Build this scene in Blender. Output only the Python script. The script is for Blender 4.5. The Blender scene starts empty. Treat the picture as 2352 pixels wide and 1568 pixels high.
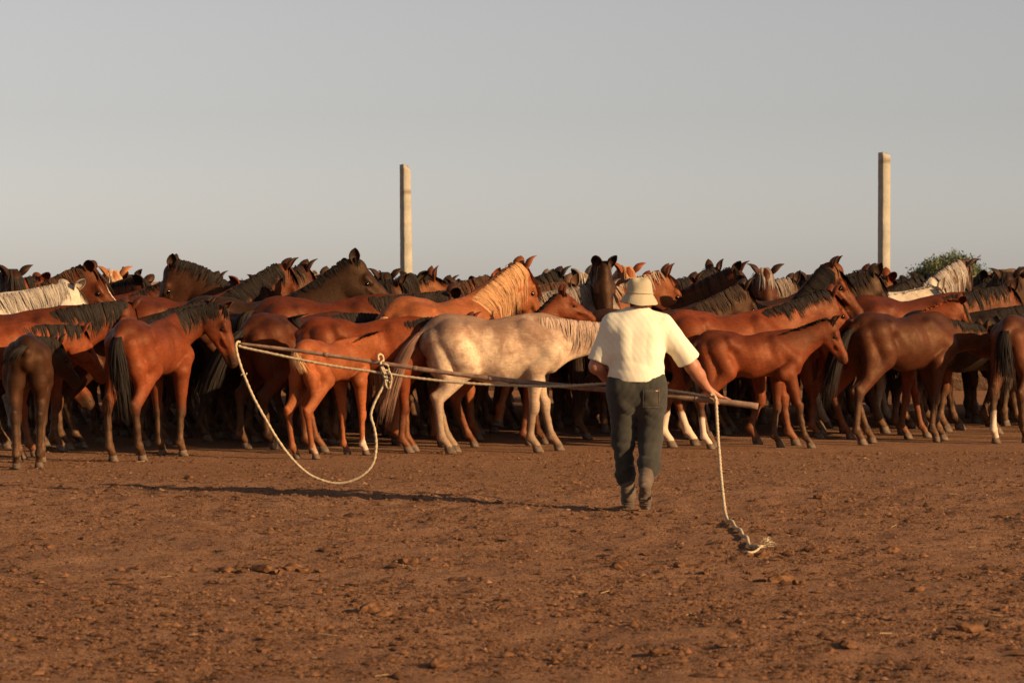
import bpy, math, random
import numpy as np
from mathutils import Vector, Matrix

# ------------------------------------------------------------------ camera, sky, sun, exposure
SC = bpy.context.scene
COL = SC.collection
CAM_H = 1.65
HZ = 645.0                                     # picture height of the horizon in those units
FV = 6533.0                                    # focal length measured in 2352-px-wide picture units
cam_d = bpy.data.cameras.new('camera')
cam = bpy.data.objects.new('camera', cam_d); COL.objects.link(cam)
cam_d.sensor_width = 36.0; cam_d.lens = 100.0
cam_d.clip_start = 0.5; cam_d.clip_end = 6000.0
cam.location = (0, 0, CAM_H)
cam.rotation_euler = (math.radians(90 - 1.219), 0, 0)
cam_d.dof.use_dof = True; cam_d.dof.focus_distance = 23.5; cam_d.dof.aperture_fstop = 6.3
SC.camera = cam

SUN_EL, SUN_AZ = 18.6, -59.0                   # azimuth of the light's travel, measured from +Y towards +X
w = bpy.data.worlds.new('World'); SC.world = w; w.use_nodes = True
nt = w.node_tree; nt.nodes.clear()
sky = nt.nodes.new('ShaderNodeTexSky'); sky.sky_type = 'NISHITA'; sky.sun_disc = False
sky.sun_elevation = math.radians(SUN_EL)
sky.sun_rotation = math.radians(SUN_AZ + 180)
sky.air_density = 0.8; sky.dust_density = 0.36; sky.ozone_density = 1.5
hsv = nt.nodes.new('ShaderNodeHueSaturation'); hsv.inputs['Saturation'].default_value = 0.26
tint = nt.nodes.new('ShaderNodeMix'); tint.data_type = 'RGBA'; tint.blend_type = 'MULTIPLY'
tint.inputs['Factor'].default_value = 1.0; tint.inputs[7].default_value = (1.0, 0.930, 0.895, 1)
bg = nt.nodes.new('ShaderNodeBackground'); bg.inputs['Strength'].default_value = 0.062
wo = nt.nodes.new('ShaderNodeOutputWorld')
nt.links.new(sky.outputs[0], hsv.inputs['Color']); nt.links.new(hsv.outputs[0], tint.inputs[6])
nt.links.new(tint.outputs[2], bg.inputs['Color']); nt.links.new(bg.outputs[0], wo.inputs['Surface'])

sun_d = bpy.data.lights.new('sun', 'SUN'); sun = bpy.data.objects.new('sun', sun_d); COL.objects.link(sun)
sun_d.energy = 5.0; sun_d.angle = math.radians(0.55); sun_d.color = (1.0, 0.68, 0.355)
ld = Vector((math.sin(math.radians(SUN_AZ)) * math.cos(math.radians(SUN_EL)),
             math.cos(math.radians(SUN_AZ)) * math.cos(math.radians(SUN_EL)),
             -math.sin(math.radians(SUN_EL))))
sun.rotation_euler = ld.to_track_quat('-Z', 'Y').to_euler()
sun.location = (12, -8, 10)

vs = SC.view_settings
vs.view_transform = 'Standard'; vs.look = 'None'; vs.exposure = 0.60; vs.gamma = 1.0; vs.use_curve_mapping = False

# ------------------------------------------------------------------ small helpers
def R(a): return math.radians(a)
def V(*a): return np.array(a, dtype=np.float64)
def unit(v): return v / (np.linalg.norm(v) + 1e-12)
def wx(xv, Y): return (xv - 1176.0) / FV * Y                # world X of a bearing at distance Y
def gy(yv): return FV * CAM_H / (yv - HZ)                # distance of a ground point

def tag(o, label=None, cat=None, group=None, kind=None):
    if label: o['label'] = label
    if cat: o['category'] = cat
    if group: o['group'] = group
    if kind: o['kind'] = kind
    return o
def empty(name, loc, rz=0.0):
    o = bpy.data.objects.new(name, None); COL.objects.link(o)
    o.location = loc; o.rotation_euler = (0, 0, rz); o.empty_display_size = 0.1
    return o
def mesh_np(name, verts, quads=None, tris=None, smooth=True):
    me = bpy.data.meshes.new(name)
    verts = np.asarray(verts, np.float32)
    nq = 0 if quads is None else len(quads); nt_ = 0 if tris is None else len(tris)
    me.vertices.add(len(verts)); me.vertices.foreach_set('co', verts.ravel())
    loops = []; starts = []
    if nq: loops.append(np.asarray(quads, np.int32).ravel()); starts.append(np.arange(nq, dtype=np.int32) * 4)
    if nt_: loops.append(np.asarray(tris, np.int32).ravel()); starts.append(nq * 4 + np.arange(nt_, dtype=np.int32) * 3)
    lv = np.concatenate(loops); st = np.concatenate(starts)
    me.loops.add(len(lv)); me.loops.foreach_set('vertex_index', lv)
    me.polygons.add(nq + nt_); me.polygons.foreach_set('loop_start', st)
    if smooth: me.polygons.foreach_set('use_smooth', np.ones(nq + nt_, bool))
    me.update(calc_edges=True); me.validate()
    return me
def obj(name, me, mat=None, parent=None, loc=None):
    o = bpy.data.objects.new(name, me); COL.objects.link(o)
    if mat is not None and len(me.materials) == 0: me.materials.append(mat)
    if parent is not None: o.parent = parent
    if loc is not None: o.location = loc
    return o
def fattr(me, name, vals):
    a = me.attributes.new(name, 'FLOAT', 'POINT'); a.data.foreach_set('value', np.asarray(vals, np.float32))

# ------------------------------------------------------------------ signed-distance modelling
class Prim:
    __slots__ = ('a', 'b', 'ra', 'rb', 'n', 'f', 'k', 'sub', 'pt', 'wh', 'tg')
class Body:
    def __init__(s): s.P = []
    def seg(s, a, b, ra, rb=None, n=None, f=1.0, k=0.03, sub=False, pt=0.0, wh=0.0, tg=''):
        p = Prim(); p.a = np.asarray(a, float); p.b = np.asarray(b, float); p.ra = ra; p.rb = ra if rb is None else rb
        p.n = None if n is None else unit(np.asarray(n, float)); p.f = f; p.k = k; p.sub = sub; p.pt = pt; p.wh = wh; p.tg = tg
        s.P.append(p); return p
    @staticmethod
    def dist(p, X, Y, Z):
        qx, qy, qz = X - p.a[0], Y - p.a[1], Z - p.a[2]
        bx, by, bz = (p.b - p.a)
        if p.n is not None:
            e = 1.0 / p.f - 1.0
            m = (qx * p.n[0] + qy * p.n[1] + qz * p.n[2]) * e
            qx = qx + m * p.n[0]; qy = qy + m * p.n[1]; qz = qz + m * p.n[2]
            mb = (bx * p.n[0] + by * p.n[1] + bz * p.n[2]) * e
            bx, by, bz = bx + mb * p.n[0], by + mb * p.n[1], bz + mb * p.n[2]
        bb = bx * bx + by * by + bz * bz
        if bb > 1e-10:
            t = np.clip((qx * bx + qy * by + qz * bz) / bb, 0, 1)
            r = p.ra + (p.rb - p.ra) * t
            d = np.sqrt((qx - t * bx) ** 2 + (qy - t * by) ** 2 + (qz - t * bz) ** 2) - r
        else:
            d = np.sqrt(qx * qx + qy * qy + qz * qz) - p.ra
        return d * math.sqrt(p.f) if p.f < 1 else d
    def mesh(s, h, warp=None, zmin=None):
        lo = np.full(3, 1e9); hi = -lo
        for p in s.P:
            r = max(p.ra, p.rb) * max(1, p.f)
            lo = np.minimum(lo, np.minimum(p.a, p.b) - r); hi = np.maximum(hi, np.maximum(p.a, p.b) + r)
        lo -= 0.03 + 2 * h; hi += 0.03 + 2 * h
        n = np.ceil((hi - lo) / h).astype(int) + 1
        ax = [(lo[i] + h * np.arange(n[i])).astype(np.float32) for i in range(3)]
        D = np.full(n, 1.0, np.float32)
        for p in s.P:
            r = max(p.ra, p.rb) * max(1, p.f) + p.k + 2.5 * h
            l = np.minimum(p.a, p.b) - r; u = np.maximum(p.a, p.b) + r
            i0 = np.clip(np.floor((l - lo) / h).astype(int), 0, n); i1 = np.clip(np.ceil((u - lo) / h).astype(int) + 1, 0, n)
            sl = tuple(slice(i0[i], i1[i]) for i in range(3))
            d = s.dist(p, ax[0][sl[0]][:, None, None], ax[1][sl[1]][None, :, None], ax[2][sl[2]][None, None, :]).astype(np.float32)
            A = D[sl]
            if p.sub:
                d = -d
                g = np.maximum(p.k - np.abs(A - d), 0) / p.k
                D[sl] = np.maximum(A, d) + g * g * p.k * 0.25
            else:
                g = np.maximum(p.k - np.abs(A - d), 0) / p.k
                D[sl] = np.minimum(A, d) - g * g * p.k * 0.25
        if warp is not None:
            D += warp(ax[0][:, None, None], ax[1][None, :, None], ax[2][None, None, :]).astype(np.float32)
        if zmin is not None:
            D = np.maximum(D, (zmin - ax[2])[None, None, :])
        return surface_nets(D, lo, h)
    def attrs(s, v, names=('pt', 'wh'), soft=0.012):
        X, Y, Z = v[:, 0], v[:, 1], v[:, 2]
        W = np.zeros(len(v)); out = [np.zeros(len(v)) for _ in names]
        for p in s.P:
            if p.sub: continue
            d = s.dist(p, X, Y, Z)
            wgt = np.exp(-np.maximum(d, -0.02) / soft)
            W += wgt
            for i, nme in enumerate(names): out[i] += wgt * getattr(p, nme)
        return [o / (W + 1e-12) for o in out]

def surface_nets(D, lo, h):
    S = D < 0
    nx, ny, nz = D.shape
    c = np.zeros((nx - 1, ny - 1, nz - 1), np.int8)
    for i in (0, 1):
        for j in (0, 1):
            for k in (0, 1):
                c += S[i:nx - 1 + i, j:ny - 1 + j, k:nz - 1 + k]
    act = (c > 0) & (c < 8)
    I, J, K = np.nonzero(act)
    base = np.stack([I, J, K], 1).astype(np.float32)
    acc = np.zeros_like(base); cnt = np.zeros(len(I), np.float32)
    cor = [(i, j, k) for i in (0, 1) for j in (0, 1) for k in (0, 1)]
    val = {o: D[I + o[0], J + o[1], K + o[2]] for o in cor}
    for o1 in cor:
        for a in range(3):
            if o1[a]: continue
            o2 = list(o1); o2[a] = 1; o2 = tuple(o2)
            v1, v2 = val[o1], val[o2]
            m = (v1 < 0) != (v2 < 0)
            t = np.where(m, v1 / np.where(m, v1 - v2, 1), 0)
            for q in range(3): acc[:, q] += m * (o1[q] + (t if q == a else 0))
            cnt += m
    verts = lo + h * (base + acc / cnt[:, None])
    vid = np.full(act.shape, -1, np.int32); vid[I, J, K] = np.arange(len(I))
    quads = []
    for a in range(3):
        b, cc = (a + 1) % 3, (a + 2) % 3
        s0 = [slice(None)] * 3; s1 = [slice(None)] * 3
        s0[a] = slice(0, -1); s1[a] = slice(1, None)
        A, B = S[tuple(s0)], S[tuple(s1)]
        E = np.array(np.nonzero(A != B))
        ok = (E[b] >= 1) & (E[cc] >= 1) & (E[b] < D.shape[b] - 1) & (E[cc] < D.shape[cc] - 1)
        E = E[:, ok]
        ins = A[tuple(E)]
        def cell(db, dc):
            q = E.copy(); q[b] += db; q[cc] += dc
            return vid[tuple(q)]
        q = np.stack([cell(-1, -1), cell(0, -1), cell(0, 0), cell(-1, 0)], 1)
        q[~ins] = q[~ins][:, ::-1]
        quads.append(q)
    quads = np.concatenate(quads); quads = quads[(quads >= 0).all(1)]
    return verts, quads

def decimate(me, ratio):
    o = bpy.data.objects.new('tmp', me); COL.objects.link(o)
    m = o.modifiers.new('d', 'DECIMATE'); m.ratio = ratio
    dg = bpy.context.evaluated_depsgraph_get()
    me2 = bpy.data.meshes.new_from_object(o.evaluated_get(dg))
    bpy.data.objects.remove(o); bpy.data.meshes.remove(me)
    me2.polygons.foreach_set('use_smooth', np.ones(len(me2.polygons), bool))
    return me2
def vco(me):
    a = np.empty(len(me.vertices) * 3, np.float32); me.vertices.foreach_get('co', a); return a.reshape(-1, 3).astype(float)

def ribbons(paths, outward, width, tipw=0.05):
    """paths (n,m,3) strand centre lines; outward (n,3) or (n,m,3); width (n,) -> verts, quads of tapering, slightly keeled strands"""
    P = np.asarray(paths, float); n, m, _ = P.shape
    T = np.gradient(P, axis=1); T /= np.linalg.norm(T, axis=2, keepdims=True) + 1e-9
    O = np.asarray(outward, float)
    if O.ndim == 2: O = np.repeat(O[:, None, :], m, 1)
    Wd = np.cross(T, O); Wd /= np.linalg.norm(Wd, axis=2, keepdims=True) + 1e-9
    Nn = np.cross(Wd, T)
    u = np.linspace(0, 1, m)
    prof = np.where(u < 0.25, 0.6 + 1.6 * u, 1.0 - (1 - tipw) * ((u - 0.25) / 0.75) ** 1.4)
    hw = (np.asarray(width)[:, None] * prof[None, :] * 0.5)[..., None]
    L = P - Wd * hw; Rr = P + Wd * hw; C = P + Nn * hw * 0.18
    verts = np.stack([L, C, Rr], 2).reshape(-1, 3)
    base = (np.arange(n)[:, None] * m + np.arange(m - 1)[None, :]).ravel() * 3
    q = []
    for c in (0, 1):
        q.append(np.stack([base + c, base + c + 1, base + 3 + c + 1, base + 3 + c], 1))
    return verts, np.concatenate(q)

def bez(c, t):
    c = np.asarray(c, float); t = np.asarray(t)[:, None]
    return (1 - t) ** 3 * c[0] + 3 * t * (1 - t) ** 2 * c[1] + 3 * t * t * (1 - t) * c[2] + t ** 3 * c[3]
def catmull(pts, n):
    pts = np.asarray(pts, float)
    p = np.vstack([2 * pts[0] - pts[1], pts, 2 * pts[-1] - pts[-2]])
    out = []
    for i in range(1, len(p) - 2):
        t = np.linspace(0, 1, n, endpoint=False)[:, None]
        out.append(0.5 * (2 * p[i] + (p[i + 1] - p[i - 1]) * t + (2 * p[i - 1] - 5 * p[i] + 4 * p[i + 1] - p[i + 2]) * t ** 2
                          + (3 * p[i] - p[i - 1] - 3 * p[i + 1] + p[i + 2]) * t ** 3))
    out.append(pts[-1:])
    return np.vstack(out)

# ------------------------------------------------------------------ material helpers
class N:
    def __init__(s, name):
        s.m = bpy.data.materials.new(name); s.m.use_nodes = True; s.t = s.m.node_tree; s.t.nodes.clear()
        s.o = s.add('ShaderNodeOutputMaterial'); s.b = s.add('ShaderNodeBsdfPrincipled')
        s.t.links.new(s.b.outputs[0], s.o.inputs[0])
    def add(s, t, **kw):
        n = s.t.nodes.new(t)
        for k, v in kw.items(): setattr(n, k, v)
        return n
    def link(s, a, b): s.t.links.new(a, b)
    def coord(s, kind='Object', scale=(1, 1, 1)):
        tc = s.add('ShaderNodeTexCoord'); mp = s.add('ShaderNodeMapping'); mp.inputs['Scale'].default_value = scale
        s.link(tc.outputs[kind], mp.inputs['Vector']); return mp.outputs[0]
    def noise(s, vec, sc, detail=4, rough=0.55, dist=0.0):
        n = s.add('ShaderNodeTexNoise'); n.inputs['Scale'].default_value = sc; n.inputs['Detail'].default_value = detail
        n.inputs['Roughness'].default_value = rough; n.inputs['Distortion'].default_value = dist
        if vec is not None: s.link(vec, n.inputs['Vector'])
        return n.outputs['Fac']
    def ramp(s, fac, pts):
        r = s.add('ShaderNodeValToRGB'); e = r.color_ramp.elements
        while len(e) < len(pts): e.new(0.5)
        for i, (p, c) in enumerate(pts):
            e[i].position = p; e[i].color = (*c, 1) if not isinstance(c, (int, float)) else (c, c, c, 1)
        s.link(fac, r.inputs[0]); return r.outputs[0]
    def mix(s, fac, a, b, mode='MIX'):
        n = s.add('ShaderNodeMix', data_type='RGBA', blend_type=mode)
        for i, v in ((0, fac), (6, a), (7, b)):
            if hasattr(v, 'links'): s.link(v, n.inputs[i])
            elif isinstance(v, (int, float)): n.inputs[i].default_value = v if i == 0 else (v, v, v, 1)
            else: n.inputs[i].default_value = (*v, 1)
        return n.outputs[2]
    def math(s, op, a, b=0.0, clamp=False):
        n = s.add('ShaderNodeMath', operation=op); n.use_clamp = clamp
        for i, v in enumerate((a, b)):
            if hasattr(v, 'links'): s.link(v, n.inputs[i])
            else: n.inputs[i].default_value = v
        return n.outputs[0]
    def attr(s, name):
        a = s.add('ShaderNodeAttribute'); a.attribute_name = name; return a.outputs['Fac']
    def bump(s, h, dist=0.01, strength=0.5):
        b = s.add('ShaderNodeBump'); b.inputs['Distance'].default_value = dist; b.inputs['Strength'].default_value = strength
        s.link(h, b.inputs['Height']); s.link(b.outputs[0], s.b.inputs['Normal'])
    def col(s, c):
        if hasattr(c, 'links'): s.link(c, s.b.inputs['Base Color'])
        else: s.b.inputs['Base Color'].default_value = (*c, 1)
    def rough(s, v, spec=None):
        s.b.inputs['Roughness'].default_value = v
        if spec is not None: s.b.inputs['Specular IOR Level'].default_value = spec

def mat_coat(name, roan=False):
    n = N(name)
    oi = n.add('ShaderNodeObjectInfo'); vec = n.coord('Object')
    off = n.add('ShaderNodeVectorMath', operation='ADD')
    rv = n.add('ShaderNodeCombineXYZ'); rr = n.math('MULTIPLY', oi.outputs['Random'], 37.0)
    n.link(rr, rv.inputs[0]); n.link(rr, rv.inputs[2]); n.link(vec, off.inputs[0]); n.link(rv.outputs[0], off.inputs[1])
    vec = off.outputs[0]
    big = n.noise(vec, 2.6, 3, 0.5); mid = n.noise(vec, 14, 4, 0.6, 0.5)
    base = n.mix(1.0, oi.outputs['Color'], n.ramp(big, [(0.3, 0.66), (0.7, 1.22)]), 'MULTIPLY')
    base = n.mix(1.0, base, n.ramp(mid, [(0.3, 0.84), (0.7, 1.12)]), 'MULTIPLY')
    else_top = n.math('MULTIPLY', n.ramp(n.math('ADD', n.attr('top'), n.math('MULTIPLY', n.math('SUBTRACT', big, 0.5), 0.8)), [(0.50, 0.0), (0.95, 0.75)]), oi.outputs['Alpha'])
    if not roan: base = n.mix(else_top, base, n.mix(1.0, base, (0.38, 0.30, 0.30), 'MULTIPLY'))  # darker topline: coat colour plus painted shade of backs edge-on to the sun
    if roan:
        patch = n.noise(vec, 3.4, 5, 0.62, 0.4); patch2 = n.noise(vec, 9.0, 4, 0.6)
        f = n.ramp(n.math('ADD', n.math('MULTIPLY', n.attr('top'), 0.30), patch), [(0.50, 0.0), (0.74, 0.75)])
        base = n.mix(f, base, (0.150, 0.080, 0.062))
        f2 = n.ramp(patch2, [(0.52, 0.0), (0.72, 0.45)])
        base = n.mix(f2, base, (0.24, 0.125, 0.085))
    streak = n.noise(n.coord('Object', (7, 30, 30)), 2.2, 4, 0.65, 0.6)
    base = n.mix(1.0, base, n.ramp(streak, [(0.28, 0.72), (0.72, 1.18)]), 'MULTIPLY')
    bloom = n.noise(vec, 5.5, 6, 0.7, 0.8)
    base = n.mix(n.ramp(bloom, [(0.50, 0.0), (0.80, 0.55)]), base, n.mix(1.0, n.mix(1.0, base, (1.55, 1.5, 1.5), 'MULTIPLY'), (0.018, 0.010, 0.006), 'ADD'))
    # dark points on legs and muzzle; how dark is carried by the object colour's alpha
    ptf = n.math('MULTIPLY', n.attr('pt'), oi.outputs['Alpha'])
    edge = n.math('ADD', ptf, n.math('MULTIPLY', n.math('SUBTRACT', mid, 0.5), 0.35))
    ptc = n.ramp(edge, [(0.12, 0.0), (0.85, 0.96)])
    base = n.mix(ptc, base, (0.030, 0.021, 0.017))
    # dried dust caught on the lower legs
    dustn = n.noise(vec, 11, 5, 0.65)
    df = n.math('MULTIPLY', n.attr('dust'), n.ramp(dustn, [(0.36, 0.0), (0.70, 0.70)]))
    base = n.mix(df, base, (0.23, 0.13, 0.075))
    whf = n.ramp(n.math('ADD', n.attr('wh'), n.math('MULTIPLY', n.math('SUBTRACT', mid, 0.5), 0.3)), [(0.42, 0.0), (0.58, 1.0)])
    base = n.mix(whf, base, (0.62, 0.55, 0.46))
    n.col(n.mix(1.0, base, (0.92, 0.78, 0.68), 'MULTIPLY'))
    n.rough(0.52, 0.36); n.b.inputs['Specular Tint'].default_value = (1.0, 0.62, 0.36, 1)
    hair = n.noise(n.coord('Object', (40, 160, 60)), 3.0, 3, 0.6)
    n.bump(n.math('ADD', n.math('MULTIPLY', hair, 0.35), n.noise(vec, 16, 5, 0.65)), 0.009, 0.60)
    n.link(n.ramp(n.noise(vec, 6.0, 5, 0.65, 0.5), [(0.3, 0.42), (0.7, 0.70)]), n.b.inputs['Roughness'])
    return n.m
def mat_hair():
    n = N('hair')
    oi = n.add('ShaderNodeObjectInfo'); v = n.attr('v')
    c = n.mix(1.0, oi.outputs['Color'], n.ramp(v, [(0.0, 0.62), (0.55, 1.0), (1.0, 1.45)]), 'MULTIPLY')
    n.col(c); n.rough(0.75, 0.10)
    return n.m
def mat_plain(name, c, rough=0.6, spec=0.3):
    n = N(name); n.col(c); n.rough(rough, spec); return n.m
M = {}
M['coat'] = mat_coat('coat'); M['roan'] = mat_coat('roan_coat', True); M['hair'] = mat_hair()
M['eye'] = mat_plain('eye', (0.008, 0.005, 0.004), 0.12, 0.30)
def mat_hoof():
    n = N('hoof'); vec = n.coord('Object')
    n.col(n.ramp(n.noise(vec, 18, 4, 0.6), [(0.3, (0.05, 0.034, 0.024)), (0.7, (0.20, 0.13, 0.085))])); n.rough(0.7, 0.25); return n.m
M['hoof'] = mat_hoof()

# ------------------------------------------------------------------ the horse
def ik(a, c, l1, l2, bend):
    """joint between a and c in the xz plane; bend = +1 joint forward (+x), -1 back"""
    d = c - a; L = np.linalg.norm(d)
    if L > (l1 + l2) * 0.999:
        f = L / ((l1 + l2) * 0.999); l1 *= f; l2 *= f
    x = (l1 * l1 - l2 * l2 + L * L) / (2 * L); hgt = math.sqrt(max(l1 * l1 - x * x, 0))
    u = d / L; pr = np.array([-u[2], 0, u[0]])
    if pr[0] * bend < 0: pr = -pr
    return a + u * x + pr * hgt

DEF = dict(scale=1.0, fat=1.0, leg=0.0, elev=30.0, curve=18.0, turn=0.0, hpitch=45.0, hturn=0.0, head=1.18, neck=1.0, thick=1.0,
           legs=((0, 0), (0.03, 0), (0.05, 0), (-0.04, 0)), socks=(0, 0, 0, 0), blaze=0.0, ears='fwd', muzz=0.8,
           mane='fall', mside=-1, mlen=0.24, tail=(0.0, 0.0), tlen=0.8, tfull=1.0, flick=0.0, forelock=1.0, hl=1.0, ribs=0.0)

def neck_chain(p):
    dz = p['leg']
    c = V(0.36, 0, 1.05 + dz); n = 7; L = 0.72 * p['neck'] / (n - 1)
    pts = [c]; ups = []; sides = []; dirs = []
    for i in range(n):
        t = i / (n - 1)
        e = R(p['elev'] + p['curve'] * (0.5 - t)); y = R(p['turn'] * min(1.0, t * 1.25))
        d = V(math.cos(e) * math.cos(y), math.cos(e) * math.sin(y), math.sin(e))
        sd = V(-math.sin(y), math.cos(y), 0); up = np.cross(d, sd)
        if up[2] < 0 and abs(e) < 1.4: up = -up
        dirs.append(d); ups.append(up); sides.append(sd)
        if i < n - 1: pts.append(pts[-1] + d * L)
    r = np.interp(np.linspace(0, 1, n), [0, 0.2, 0.45, 0.7, 1], [0.235, 0.205, 0.168, 0.140, 0.112]) * p['thick']
    f = np.interp(np.linspace(0, 1, n), [0, 0.3, 0.7, 1], [0.50, 0.47, 0.50, 0.62])
    return np.array(pts), np.array(dirs), np.array(ups), np.array(sides), r, f

def head_frame(p, chain):
    pts, dirs, ups, sides, r, f = chain
    y = R(p['turn'] + p['hturn']); hp = R(p['hpitch'])
    X = V(math.cos(hp) * math.cos(y), math.cos(hp) * math.sin(y), -math.sin(hp))
    Yv = V(-math.sin(y), math.cos(y), 0); Z = np.cross(X, Yv)
    O = pts[-1] + ups[-1] * 0.055 + dirs[-1] * 0.015
    return O, X, Yv, Z

def poll_local(p):
    ch = neck_chain(p); O, X, Yv, Z = head_frame(p, ch)
    return (O + Z * 0.05) * p['scale']

def ear_mesh(root, d, face, side, L=0.15, W=0.068):
    """closed, cupped leaf; d = long axis, face = direction the opening looks"""
    d = unit(d); face = unit(face - d * np.dot(face, d)); sd = np.cross(d, face)
    nu, nv = 7, 7
    out = []
    for lay in (0, 1):
        for i in range(nu):
            u = i / (nu - 1)
            wv = W * (0.42 + 1.55 * u - 0.35 * u * u) if u < 0.42 else W * (1.02 * math.cos((u - 0.42) / 0.58 * math.pi / 2) ** 0.75 + 0.02)
            wv *= 0.5
            cup = R(118 - 60 * u)
            for j in range(nv):
                a = (j / (nv - 1) - 0.5) * 2 * cup
                rr = wv * 1.0
                x = rr * math.sin(a) / max(math.sin(min(cup, math.pi / 2)), 0.5); z = -rr * math.cos(a) * 0.8
                off = 0.006 if lay == 0 else 0.0
                p = root + d * (L * u) + sd * x * (1 + off / (wv + 0.01)) + face * (z - (off * math.cos(a))) + face * (0.018 * u * u)
                out.append(p)
    q = []
    for lay in (0, 1):
        o = lay * nu * nv
        for i in range(nu - 1):
            for j in range(nv - 1):
                f = [o + i * nv + j, o + i * nv + j + 1, o + (i + 1) * nv + j + 1, o + (i + 1) * nv + j]
                q.append(f if lay == 0 else f[::-1])
    for i in range(nu - 1):
        for j in (0, nv - 1):
            a0, a1 = i * nv + j, (i + 1) * nv + j; b0, b1 = a0 + nu * nv, a1 + nu * nv
            q.append([a0, a1, b1, b0])
    pt = np.concatenate([np.repeat(np.linspace(0.1, 0.8, nu), nv), np.full(nu * nv, 0.75)])
    return np.array(out), np.array(q), pt

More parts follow.
